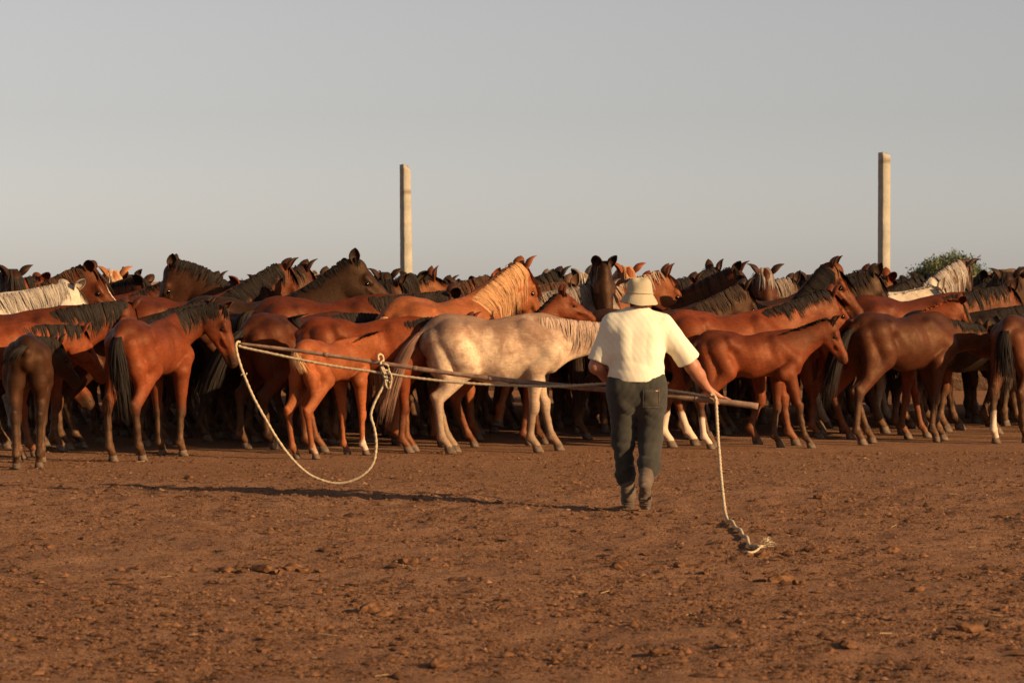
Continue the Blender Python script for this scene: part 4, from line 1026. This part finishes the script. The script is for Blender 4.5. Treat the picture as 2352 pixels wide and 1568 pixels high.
# --- horses added in mid-herd, heads low, to deepen its shade; some unseen at right
proto = []
for i, (par, coat, hair) in enumerate(((dict(elev=-8, hpitch=55, legs=WALK, mlen=.2), DBAY, BLK), (dict(elev=-2, hpitch=60, legs=STAND2, turn=15), BAY2, BLK), (dict(elev=-12, hpitch=50, legs=WALK2, fat=1.04), DBROWN, BLK), (dict(elev=0, hpitch=62, legs=LIFT, turn=-12, scale=.95), RED, BRN))):
    proto.append((par, coat, hair))
FILL = [('dark bay', DBAY), ('brown', BAY2), ('dark brown', DBROWN), ('red chestnut', RED), ('black', BLACK), ('bay', BAY)]
roots = {}
fr_ = np.random.default_rng(17); nf = 0
for tries in range(9000):
    Y = fr_.uniform(26.6, 36.0); X = fr_.uniform(-.20 * Y, .27 * Y); yaw = fr_.uniform(4, 34); pi = int(fr_.integers(4)); sc = proto[pi][0].get('scale', 1.0)
    if Y < 27.7 + 0.36 * (X + 4.3) or overlap(X, Y, yaw, sc) < 0.40: continue
    cn, coat = FILL[int(fr_.integers(6))]
    par, _, hair = proto[pi]
    lab = '%s horse with its head down, hidden in the thick of the herd' % cn
    if pi not in roots:
        roots[pi] = place(lab, X, Y, yaw, coat, hair, par, front=False); r0 = roots[pi]
        for ch in r0.children:
            if ch.name.startswith('body'): ch.color = coat
    else:
        src = roots[pi]; r = src.copy(); COL.objects.link(r); r.location = (X, Y, 0); r.rotation_euler = (0, 0, R(yaw)); r['label'] = lab
        for ch in src.children:
            c = ch.copy(); COL.objects.link(c); c.parent = r
            if ch.name.startswith('body'): c.color = coat
        SPOTS.append((X, Y, yaw, sc, lab))
    nf += 1
print('FILLERS', nf)
for i, a in enumerate(SPOTS):
    for b in SPOTS[:i]:
        if math.hypot(a[0] - b[0], a[1] - b[1]) < 2:
            sv_ = SPOTS; SPOTS = [b]; d = overlap(*a[:4]); SPOTS = sv_
            if d < 0.36: print('CLOSE %.2f | %s | %s' % (d, a[4][:50], b[4][:50]))

# ------------------------------------------------------------------ the man
def pt3(xv, yv, Y): return V(wx(xv, Y), Y, CAM_H - (yv - HZ) / FV * Y)
BUTT, TIP = pt3(1742, 933, 20.75), pt3(545, 790, 21.35)
MX, MY, MS = wx(1461, 20.59), 20.59, 0.985
man = empty('person', (MX, MY, 0)); man.scale = (MS, MS, MS)
tag(man, 'man in cream t-shirt and bucket hat walking towards the herd with a lasso pole', 'person')
def loc_on_pole(x):                       # point of the pole axis at a local x of the man
    t = (MX + x * MS - BUTT[0]) / (TIP[0] - BUTT[0]); q = BUTT + (TIP - BUTT) * t
    return V((q[0] - MX) / MS, (q[1] - MY) / MS, q[2] / MS)
def cloth_mat(name, c, var=0.2, rough=0.9, weave=420, dirt=None):
    n = N(name); vec = n.coord('Object')
    col = n.mix(1.0, c, n.ramp(n.noise(vec, 5, 5, 0.6), [(0.3, 1 - var), (0.7, 1 + var)]), 'MULTIPLY')
    if dirt: col = n.mix(n.ramp(n.noise(vec, 7, 5, 0.65), [(0.5, 0.0), (0.75, 0.55)]), col, dirt)
    n.col(col); n.rough(rough, 0.15); n.b.inputs['Sheen Weight'].default_value = 0.15
    n.bump(n.math('ADD', n.noise(vec, 30, 4, 0.6), n.math('MULTIPLY', n.noise(vec, weave, 2, 0.5), 0.25)), 0.004, 0.5); return n.m
M['shirt'] = cloth_mat('cream_cotton', (0.72, 0.655, 0.51), 0.06)
M['trouser'] = cloth_mat('dark_work_cloth', (0.036, 0.033, 0.027), 0.25, dirt=(0.075, 0.060, 0.045))
M['boot'] = cloth_mat('dusty_leather', (0.105, 0.072, 0.050), 0.3, 0.75, dirt=(0.20, 0.13, 0.085))
M['sole'] = cloth_mat('dusty_rubber', (0.10, 0.068, 0.046), 0.3, 0.9, dirt=(0.19, 0.12, 0.075))
M['hat'] = cloth_mat('khaki_cotton', (0.41, 0.345, 0.235), 0.08)
M['haira'] = mat_plain('dark_hair', (0.03, 0.02, 0.015), 0.6)
def skin_mat():
    n = N('skin'); vec = n.coord('Object')
    n.col(n.ramp(n.noise(vec, 14, 4, 0.6), [(0.3, (0.33, 0.13, 0.075)), (0.7, (0.42, 0.18, 0.105))])); n.rough(0.5, 0.35)
    n.bump(n.noise(vec, 120, 3, 0.5), 0.002, 0.4); return n.m
M['skin'] = skin_mat()

hx_ = 0.605
P0 = loc_on_pole(hx_); pd_ = unit(loc_on_pole(0.9) - loc_on_pole(0.3))      # pole direction, to the right
fw_ = unit(np.cross(V(0, 0, 1), pd_)); up_ = np.cross(pd_, fw_)              # across the pole (away), and up
if fw_[1] < 0: fw_ = -fw_; 
up_ = V(0, 0, 1)
SH_R, EL_R = V(0.225, 0.02, 1.345), V(0.420, 0.085, 1.045)
WR_R = P0 - pd_ * 0.075 - fw_ * 0.045 + up_ * 0.105
PL = loc_on_pole(-0.10)
SH_L, EL_L = V(-0.195, 0.02, 1.35), V(-0.290, 0.03, 1.045); WR_L = PL + V(-0.035, -0.085, 0.045)
B = Body()
for s in (1, -1):                                                             # torso and legs under the clothes
    B.seg((s * .08, 0, 1.28), (s * .07, 0.02, 1.02), 0.11, 0.11, k=0.06)
    B.seg((s * .09, 0, .95), (s * .10, 0.03, .70), 0.095, 0.075, k=0.06)
B.seg((.10, .03, .70), (.095, .06, .50), .072, .05, k=.04); B.seg((.095, .06, .50), (.062, -.16, .26), .05, .036, k=.03)
B.seg((-.10, .03, .70), (-.105, .09, .49), .072, .05, k=.04); B.seg((-.105, .09, .49), (-.052, .08, .12), .05, .036, k=.03)
B.seg((.012, .00, 1.40), (.020, .025, 1.52), .066, .062, k=.05)                # neck
B.seg((.020, .020, 1.590), (.020, .075, 1.585), .078, .074, k=.03)             # skull
B.seg((.020, .070, 1.525), (.020, .105, 1.520), .056, .040, k=.03)             # jaw
B.seg((.020, .150, 1.575), (.020, .165, 1.545), .012, .016, k=.02)             # nose
B.seg((.020, .142, 1.508), (.020, .144, 1.505), .020, .020, k=.02)             # mouth
for s in (1, -1):
    B.seg((.020 + s * .083, .045, 1.575), (.020 + s * .085, .050, 1.535), .020, .014, V(1, 0, 0), .5, k=.01)   # ears
    B.seg((.020 + s * .032, .128, 1.580), (.020 + s * .034, .128, 1.580), .018, .018, k=.02)                    # brow
B.seg(SH_R, EL_R, .064, .052, k=.04); B.seg(EL_R, EL_R * .55 + WR_R * .45, .052, .049, k=.03); B.seg(EL_R * .55 + WR_R * .45, WR_R, .047, .032, k=.03)
B.seg(SH_L, EL_L, .064, .052, k=.04); B.seg(EL_L, EL_L * .5 + WR_L * .5, .052, .047, k=.03); B.seg(EL_L * .5 + WR_L * .5, WR_L, .046, .031, k=.03)
# right hand laid over the pole: palm on top, fingers closing round the far side, forefinger along it, thumb on the near side
KN = [P0 + pd_ * (-.030 + .021 * i) + up_ * (.040 - .002 * abs(i - 1.5)) + fw_ * (.012 + .004 * i) for i in range(4)]
for i, kp in enumerate(KN): B.seg(WR_R + up_ * (-.005) + pd_ * (.006 * (i - 1.5)), kp, .020, .0125, k=.014)
for i in range(3):
    kp = KN[i]; ln = (.030, .036, .038)[i]
    a = kp + fw_ * ln * .9 + up_ * -.006; b = a + fw_ * .006 - up_ * .034; c = b - fw_ * .022 - up_ * .014
    B.seg(kp, a, .0100, .0095, k=.006); B.seg(a, b, .0095, .0088, k=.005); B.seg(b, c, .0088, .0078, k=.005)
kp = KN[3]; a = kp + pd_ * .036 + fw_ * .004 - up_ * .006; b = a + pd_ * .026 - up_ * .009; c = b + pd_ * .020 - up_ * .010
B.seg(kp, a, .0100, .0095, k=.006); B.seg(a, b, .0095, .0088, k=.005); B.seg(b, c, .0088, .0076, k=.005)
t0 = WR_R * .55 + KN[1] * .45 - fw_ * .018; t1 = P0 - fw_ * .033 + up_ * .018 + pd_ * .004; t2 = t1 - up_ * .034 + pd_ * .012 + fw_ * .004; 
B.seg(WR_R, t0, .022, .018, k=.012); B.seg(t0, t1, .0165, .0125, k=.008); B.seg(t1, t2, .0120, .0095, k=.006)
# left hand gripping the pole in front of the belly
KL = [PL + pd_ * (-.036 + .023 * i) - fw_ * .016 + up_ * .032 for i in range(4)]
for i, kp in enumerate(KL):
    B.seg(WR_L + pd_ * (.006 * (i - 1.5)), kp, .020, .0125, k=.014)
    a = kp + fw_ * .040 - up_ * .004; b = a + fw_ * .004 - up_ * .036; c = b - fw_ * .028 - up_ * .012
    B.seg(kp, a, .0100, .0095, k=.006); B.seg(a, b, .0095, .0088, k=.005); B.seg(b, c, .0088, .0078, k=.005)
a = PL - fw_ * .034 + pd_ * .030 + up_ * .004
B.seg(WR_L, WR_L * .4 + a * .6, .022, .015, k=.012); B.seg(WR_L * .4 + a * .6, a, .014, .011, k=.008); B.seg(a, a + pd_ * .028 - up_ * .020, .0105, .009, k=.006)
v_, q_ = B.mesh(0.0052)
obj('body', decimate(mesh_np('body', v_, q_), 0.45), M['skin'], man)

def folds(specs):
    def wfun(X, Y, Z):
        out = 0
        for (amp, kx, ky, kz, ph, mod) in specs:
            u = kx * X + ky * Y + kz * Z
            wob = 0.9 * np.sin(7.3 * X + 5.1 * Z + ph) + 0.7 * np.sin(11.7 * Z - 6.1 * Y + 2 * ph)
            sn = np.sin(u + ph + 1.4 * wob)
            out = out + amp * mod(X, Y, Z) * (0.55 - 0.9 * np.abs(sn))
        return out
    return wfun
one = lambda X, Y, Z: 1.0
def gz(z0, w_): return lambda X, Y, Z: np.exp(-((Z - z0) / w_) ** 2)
# shirt
S_ = Body()
S_.seg((0, .0, 1.27), (0, .02, 1.03), .194, .192, V(0, 1, 0), .72, k=.06)
S_.seg((0, .045, 1.10), (0, .045, 1.02), .19, .185, k=.06)
S_.seg((-.155, .01, 1.345), (.180, .01, 1.340), .064, .066, k=.08)
S_.seg((-.08, .0, 1.385), (.10, .0, 1.383), .055, .055, k=.07); S_.seg((-.03, .0, 1.415), (.05, .0, 1.415), .058, .058, k=.06)
S_.seg((.012, .008, 1.415), (.016, .014, 1.445), .078, .070, k=.04)
for s, yy in ((1, -.035), (-1, -.035)): S_.seg((s * .085, yy, 1.28), (s * .08, yy, 1.16), .10, .10, k=.06)
d_ = unit(EL_R - SH_R); S_.seg((.205, .018, 1.350), SH_R + d_ * .30, .076, .089, k=.07)
S_.seg(SH_R + d_ * .365, SH_R + d_ * .366, .14, .14, d_, .45, k=.006, sub=True)
dl = unit(EL_L - SH_L); S_.seg((-.180, .018, 1.352), SH_L + dl * .27, .074, .081, k=.07)
S_.seg(SH_L + dl * .330, SH_L + dl * .331, .14, .14, dl, .42, k=.006, sub=True)
S_.seg((0, 0, .985), (.001, .02, .982), .203, .203, V(0, 1, 0), .78, k=.03)          # blouson roll over the waistband
S_.seg((0, 0, .880), (.001, 0, .880), .40, .40, V(0, 0, 1), .15, k=.008, sub=True)
S_.seg((.016, .014, 1.515), (.017, .016, 1.52), .098, .098, V(0, 0, 1), .62, k=.006, sub=True)
wf = folds([(.0050, 22, 0, 3, 0.3, lambda X, Y, Z: np.clip((Z - .97) / .15, 0, 1) * np.clip((1.38 - Z) / .1, .1, 1)), (.0040, 4, 5, 40, 1.1, gz(1.05, .05)), (.0032, 15, 6, -13, 2.0, lambda X, Y, Z: np.clip((Z - .97) / .1, 0, 1)),
            (.0050, -18, 0, 20, .7, lambda X, Y, Z: np.exp(-((np.abs(X) - .20) / .07) ** 2)), (.0012, 70, 20, 40, 1.7, one)])
v_, q_ = S_.mesh(0.0075, wf)
obj('t_shirt', decimate(mesh_np('t_shirt', v_, q_), 0.6), M['shirt'], man)
# trousers
T_ = Body()
T_.seg((-.085, .005, .93), (.095, .005, .93), .125, .125, k=.05); T_.seg((0, .0, .955), (.004, .0, .90), .175, .188, V(0, 1, 0), .74, k=.05)
for s in (1, -1): T_.seg((s * .085, -.035, .86), (s * .09, -.03, .80), .112, .105, k=.06)
T_.seg((.105, .0, .86), (.108, .045, .52), .114, .086, k=.05); T_.seg((.108, .045, .52), (.092, -.09, .31), .083, .080, k=.05); T_.seg((.092, -.09, .325), (.082, -.12, .285), .084, .064, k=.03)
T_.seg((-.10, .0, .86), (-.095, .075, .50), .110, .076, k=.05); T_.seg((-.095, .075, .50), (-.072, .085, .23), .073, .070, k=.05); T_.seg((-.072, .085, .235), (-.064, .085, .195), .073, .056, k=.03)
T_.seg((.158, .0, .82), (.172, .02, .76), .052, .045, k=.05)                       # bulging side pocket
wf = folds([(.0070, 8, 5, 30, .5, gz(.50, .16)), (.0080, 10, -5, 42, 1.9, gz(.34, .10)), (.0080, -8, 5, 46, .2, gz(.23, .08)), (.0030, 24, 0, 6, 1.0, one),
            (.0060, 14, 0, 22, 2.2, gz(.74, .12)), (.0025, 60, 30, -35, .4, one)])
v_, q_ = T_.mesh(0.0075, wf)
trs = obj('trousers', decimate(mesh_np('trousers', v_, q_), 0.6), M['trouser'], man)
from mathutils.bvhtree import BVHTree
def bvh(v, q): return BVHTree.FromPolygons([tuple(a) for a in v], [tuple(int(i) for i in a) for a in q])
tb = bvh(v_, q_)
def patch(name, tree, x0, x1, z0, z1, off, mat, parent, n=10, rim=0.0, back=-1.0):
    vv = []; m = n + 1
    for i in range(m):
        for j in range(m):
            x = x0 + (x1 - x0) * i / n; z = z0 + (z1 - z0) * j / n
            h_, nn, _, _ = tree.ray_cast(Vector((x, back, z)), Vector((0, 1, 0)), 3.0)
            e = off * (0.15 if i in (0, n) or j in (0, n) else 1.0)
            vv.append((x, (h_.y if h_ else 0) - e, z))
    q = [[i * m + j, (i + 1) * m + j, (i + 1) * m + j + 1, i * m + j + 1] for i in range(n) for j in range(n)]
    return obj(name, mesh_np(name, np.array(vv), q), mat, parent)
M['pocket'] = cloth_mat('pocket_cloth', (0.044, 0.039, 0.031), 0.2, dirt=(0.085, 0.066, 0.047))
pk = patch('pocket', tb, .045, .165, .750, .885, .006, M['pocket'], trs)
patch('pocket_tab', tb, .128, .160, .868, .877, .009, mat_plain('tab_red', (.45, .07, .05), .7), pk, 4)
patch('pocket_tab', tb, .132, .156, .8695, .8755, .0115, mat_plain('tab_white', (.60, .52, .44), .7), pk, 4)
th_ = mat_plain('seam_thread', (.13, .105, .075), .9)
for (a, b, c, d) in ((.044, .0475, .75, .885), (.1625, .166, .75, .885), (.045, .165, .749, .7525), (.045, .165, .868, .871)):
    patch('stitching', tb, a, b, c, d, .0085, th_, pk, 6)
# boots
def boot(shaft, sole_len, heel_up, name='boot'):
    Bo = Body(); top, ank, heel, ball, toe = [np.asarray(a, float) for a in shaft]
    fdir = unit(toe - heel); sd = V(1, 0, 0); dn = np.cross(fdir, sd); dn = dn if dn[2] < 0 else -dn
    if heel_up and dn[1] > 0: dn = -dn
    Bo.seg(top, ank, .060, .049, k=.03); Bo.seg(ank, heel - dn * .040, .049, .040, k=.03)
    Bo.seg(heel - dn * .036, ball - dn * .034, .038, .044, k=.03); Bo.seg(ball - dn * .032, toe - dn * .030, .044, .036, dn, .85, k=.03)
    wf_ = folds([(.0028, 10, 20, 110, .4, one)])
    v, q = Bo.mesh(0.0062, wf_)
    bo = obj('boot', mesh_np('boot', v, q), M['boot'], man)
    # sole: welt with a separate heel block
    def slab(name, c0, c1, w0, w1, t, off):
        n = 8; vv = []
        for k in range(n + 1):
            u = k / n; c = c0 + (c1 - c0) * u; w_ = w0 + (w1 - w0) * u
            if u > .8: w_ *= math.sqrt(max(1 - ((u - .8) / .2) ** 2 * .55, 0.1))
            if u < .15: w_ *= 0.8 + 0.2 * u / .15
            for (a, b) in ((-1, 0), (1, 0), (1, 1), (-1, 1)): vv.append(c + sd * a * w_ + dn * (off + t * b))
        q = [[k * 4 + j, k * 4 + (j + 1) % 4, k * 4 + 4 + (j + 1) % 4, k * 4 + 4 + j] for k in range(n) for j in range(4)]
        q += [[3, 2, 1, 0], [n * 4, n * 4 + 1, n * 4 + 2, n * 4 + 3]]
        return obj(name, mesh_np(name, np.array(vv), q, smooth=False), M['sole'], bo)
    slab('sole', heel - fdir * .036, toe + fdir * .030, .036, .046, .012, -.004)
    slab('heel', heel - fdir * .036, heel + fdir * .038, .035, .037, .026, .0085)
    for k in range(4):
        c = ball + fdir * (.02 * k - .03)
        slab('tread', c, c + fdir * .010, .040, .040, .006, .0085)
boot([(-.070, .075, .30), (-.052, .065, .11), (-.052, .040, .036), (-.055, .150, .022), (-.056, .215, .022)], .27, False)
boot([(.088, -.055, .37), (.064, -.195, .225), (.055, -.262, .180), (.060, -.180, .075), (.062, -.140, .034)], .27, True)
# hat: soft crown with a flared, stitched brim
prof = [(0.0, .192), (.035, .191), (.060, .186), (.076, .175), (.083, .160), (.087, .130), (.0895, .100), (.0915, .084), (.0930, .079), (.0930, .073), (.106, .050), (.120, .024), (.1310, .002), (.1325, -.001), (.1290, -.001), (.116, .022), (.101, .048), (.0890, .072), (.0880, .085)]
m_ = 48; hv_ = []; hr = np.random.default_rng(3)
for i, (r_, z_) in enumerate(prof):
    for j in range(m_):
        a = 2 * math.pi * j / m_
        wr = 1 + (.020 * math.sin(3 * a + z_ * 25) + .014 * math.sin(7 * a - z_ * 40)) * min(1, r_ / .08)
        zz = z_ + (.007 * math.sin(2 * a + 1.0) + .003 * math.sin(5 * a)) * (1 if z_ < .06 else .4) - (0.010 * math.sin(4 * a + 2) * (1 if .12 < z_ < .19 else 0)) * .6
        st_ = -.0012 if i in (9, 10) else 0
        hv_.append((r_ * wr * math.cos(a) * 1.0 + st_, r_ * wr * math.sin(a) * 1.14, zz * .95))
hq = [[i * m_ + j, (i + 1) * m_ + j, (i + 1) * m_ + (j + 1) % m_, i * m_ + (j + 1) % m_] for i in range(len(prof) - 1) for j in range(m_)]
hat = obj('hat', mesh_np('hat', np.array(hv_), np.array(hq)[:, ::-1]), M['hat'], man, (.022, .042, 1.508)); hat.rotation_euler = (R(1.5), R(2.5), 0); hat.scale = (1.06, 1.06, 1.03)
tv, tq, tt = tube([(.1005 * math.cos(a), .1120 * math.sin(a), .078 + .002 * math.sin(2 * a)) for a in np.linspace(0, 2 * math.pi, 49)], .0020, 6)
obj('hat_band', mesh_np('hat_band', tv, tq, tt), cloth_mat('hat_seam', (.44, .35, .205), .1), hat)
# short dark hair below the brim
Hh = Body(); Hh.seg((.020, .026, 1.575), (.020, .050, 1.585), .079, .077, k=.02); Hh.seg((-.006, -.006, 1.515), (.046, -.006, 1.515), .042, .042, V(0, 1, 0), .85, k=.03)
v_, q_ = Hh.mesh(0.007, folds([(.003, 90, 20, 15, .3, one)])); obj('hair', mesh_np('hair', v_, q_), M['haira'], man)

# ------------------------------------------------------------------ lasso pole
def wood_mat():
    n = N('weathered_pole'); vec = n.coord('Generated', (40, 3, 3))
    c = n.ramp(n.noise(n.coord('Object', (3, 3, 3)), 4, 5, 0.65), [(0.3, (0.13, 0.075, 0.050)), (0.55, (0.25, 0.150, 0.100)), (0.75, (0.36, 0.24, 0.165))])
    n.col(c); n.rough(0.75, 0.25); n.bump(n.noise(n.coord('Object'), 60, 4, 0.6), 0.004, 0.6); return n.m
pr_ = np.random.default_rng(8); NP = 70
pax = []
for i in range(NP):
    t = i / (NP - 1); q = BUTT + (TIP - BUTT) * t
    sag = -0.020 * math.sin(math.pi * t) + 0.010 * math.sin(t * 9)
    pax.append(q + V(0, 0.012 * math.sin(t * 7 + 1), sag))
pax = np.array(pax)
prad = np.interp(np.linspace(0, 1, NP), [0, .3, .7, 1], [.0240, .0215, .0165, .0120]) * (1 + .05 * np.array([math.sin(i * .9) + pr_.normal(0, .5) for i in range(NP)]))
tv, tq, tt = tube(pax, prad, 10, jit=.0006)
pole = obj('lasso_pole', mesh_np('lasso_pole', tv, tq, tt), wood_mat())
tag(pole, 'long tapering wooden pole with a rope noose, held across the body by the man', 'pole')
for t in (.12, .22, .35, .52, .66, .83):
    i = int(t * (NP - 1)); c = pax[i]
    kv, kq, kt = tube([c + unit(TIP - BUTT) * d for d in (-.018, -.007, .007, .018)], [prad[i] * .98, prad[i] * 1.16, prad[i] * 1.18, prad[i] * .98], 10)
    obj('wood_knot', mesh_np('wood_knot', kv, kq, kt), pole.data.materials[0], pole)

# ------------------------------------------------------------------ rope
def rope_mat():
    n = N('hemp_rope'); vec = n.coord('Object')
    n.col(n.ramp(n.noise(vec, 60, 4, 0.6), [(0.3, (0.36, 0.27, 0.165)), (0.7, (0.57, 0.45, 0.30))])); n.rough(0.9, 0.15)
    n.bump(n.noise(vec, 220, 3, 0.6), 0.004, 0.8); return n.m
M['rope'] = rope_mat()
def pole_Y(xv):
    X1 = xv; lo, hi = BUTT, TIP
    k = (xv - 1176.0) / FV                                   # X = k*Y on the bearing
    t = (k * lo[1] - lo[0]) / ((hi[0] - lo[0]) - k * (hi[1] - lo[1]))
    return lo[1] + t * (hi[1] - lo[1])
rope = empty('lasso_rope', (float(TIP[0]), float(TIP[1]), 0)); tag(rope, 'thick hemp rope with a noose hanging from the pole tip and a trailing end', 'rope')
ro = V(float(TIP[0]), float(TIP[1]), 0)
def resample(P, step):
    P = np.asarray(P, float); L = np.r_[0, np.cumsum(np.linalg.norm(np.diff(P, axis=0), axis=1))]
    n = max(4, int(L[-1] / step)); s = np.linspace(0, L[-1], n); return np.stack([np.interp(s, L, P[:, i]) for i in range(3)], 1)
def cord(name, pts, r_=.0095, seed=0):
    P = resample(catmull(pts, 14), .009)
    v, q, t = tube(P - ro, r_, 9, twist=150.0, amp=.20, lobes=3, jit=.0008, seed=seed)
    return obj(name, mesh_np(name, v, q, t), M['rope'], rope)
def onp(xv, yv, dY=0.0): return pt3(xv, yv, pole_Y(xv) + dY)
loop = [(551, 786), (545, 785), (542, 797), (548, 825), (560, 860), (582, 912), (610, 963), (640, 1013), (670, 1053), (705, 1086), (740, 1103), (775, 1110), (810, 1103), (840, 1085), (858, 1060), (864, 1020), (860, 985), (852, 955), (858, 930), (870, 905), (882, 882), (886, 858)]
cord('noose', [onp(a, b, -.02 - .10 * math.sin(math.pi * i / 21)) for i, (a, b) in enumerate(loop)], seed=1)
line = [(549, 792), (556, 797), (620, 811), (690, 826), (770, 841), (860, 854), (890, 858), (950, 867), (1050, 878), (1150, 884), (1280, 887), (1340, 884), (1392, 881)]
tail_on = [(1440, 882), (1500, 892), (1560, 899), (1610, 907), (1632, 911)]
cord('line', [onp(a, b, -.03) for a, b in line] + [onp(a, b, -.012) for a, b in tail_on], seed=2)
sl_ = [(870, 828, -.03), (868, 818, -.025), (873, 813, 0.0), (879, 818, .03), (880, 828, .02), (874, 834, -.03), (880, 846, -.04), (886, 858, -.045), (889, 872, -.04), (888, 886, -.03)]
cord('hitch', [onp(a, b, c) for a, b, c in sl_], .0085, 3)
for k, (a0, b0, w_, h_) in enumerate(((884, 846, 9, 10), (887, 858, 10, 8), (890, 868, 8, 10), (882, 852, 7, 13))):
    cord('knot', [onp(a0 + w_ * math.cos(t), b0 + h_ * math.sin(t + .4 * k), -.03 + .022 * math.sin(t + k)) for t in np.linspace(0, 5.9, 12)], .0075, 10 + k)
for k, e in enumerate((((893, 850), (899, 866), (897, 884), (893, 890)), ((886, 866), (885, 880), (891, 892), (897, 888)))):
    cord('rope_end', [onp(a, b, -.05) for a, b in e], .007, 20 + k)
bl_ = mat_plain('blue_twine', (.05, .07, .13), .7)
for k, (a0, b0) in enumerate(((880, 840), (889, 862), (884, 871))):
    P = [onp(a0 + 7 * math.cos(t), b0 + 3 * math.sin(t), -.04 + .025 * math.sin(t)) for t in np.linspace(0, 6.2, 14)]
    v, q, t = tube(np.array(P) - ro, .0035, 6); obj('twine', mesh_np('twine', v, q, t), bl_, rope)
hang = []
hY0, hY1 = pole_Y(1640) - .05, gy(1196)
for i, (a, b) in enumerate([(1632, 908), (1638, 905), (1644, 915), (1646, 940), (1648, 975), (1650, 1010), (1653, 1045), (1656, 1085), (1660, 1125), (1664, 1160), (1668, 1184)]):
    u = max(0.0, (b - 915) / (1196 - 915.0)); hang.append(pt3(a, b, hY0 + (hY1 - hY0) * u ** 1.25))
def gpt(a, b, z=.014):
    Y = gy(b); x = wx(a, Y); return V(x, Y, max(float(ground_z(np.array([x]), np.array([Y]))[0]), -.005) + z)
drag = [(1673, 1199), (1682, 1207), (1690, 1218), (1701, 1224), (1707, 1236), (1716, 1243), (1722, 1256), (1735, 1264), (1748, 1266), (1760, 1262)]
cord('trailing_end', hang + [gpt(a, b, .014 + .010 * (i % 2)) for i, (a, b) in enumerate(drag)], .0108, 30)
fr = np.random.default_rng(6); fp = []
for k in range(46):
    s0 = gpt(1757, 1263, .02); d = V(fr.uniform(-.03, .09), fr.normal(0, .09), 0); h0 = fr.uniform(.0, .06)
    fp.append([s0 + d * u + V(0, 0, h0 * math.sin(u * 2.6) - .006 * u) for u in np.linspace(0, 1, 6)])
v, q = ribbons(np.array(fp) - ro, fr.normal(0, 1, (46, 3)), np.full(46, .005)); obj('frayed_tuft', mesh_np('frayed_tuft', v, q), M['rope'], rope)
cord('loose_strand', [gpt(a, b, .016) for a, b in ((1748, 1267), (1735, 1271), (1722, 1273), (1712, 1272))], .007, 31)
# stray fibre knot on the noose
cord('loose_strand', [onp(a, b, -.08) for a, b in ((553, 862), (558, 858), (563, 861), (567, 856))], .005, 32)
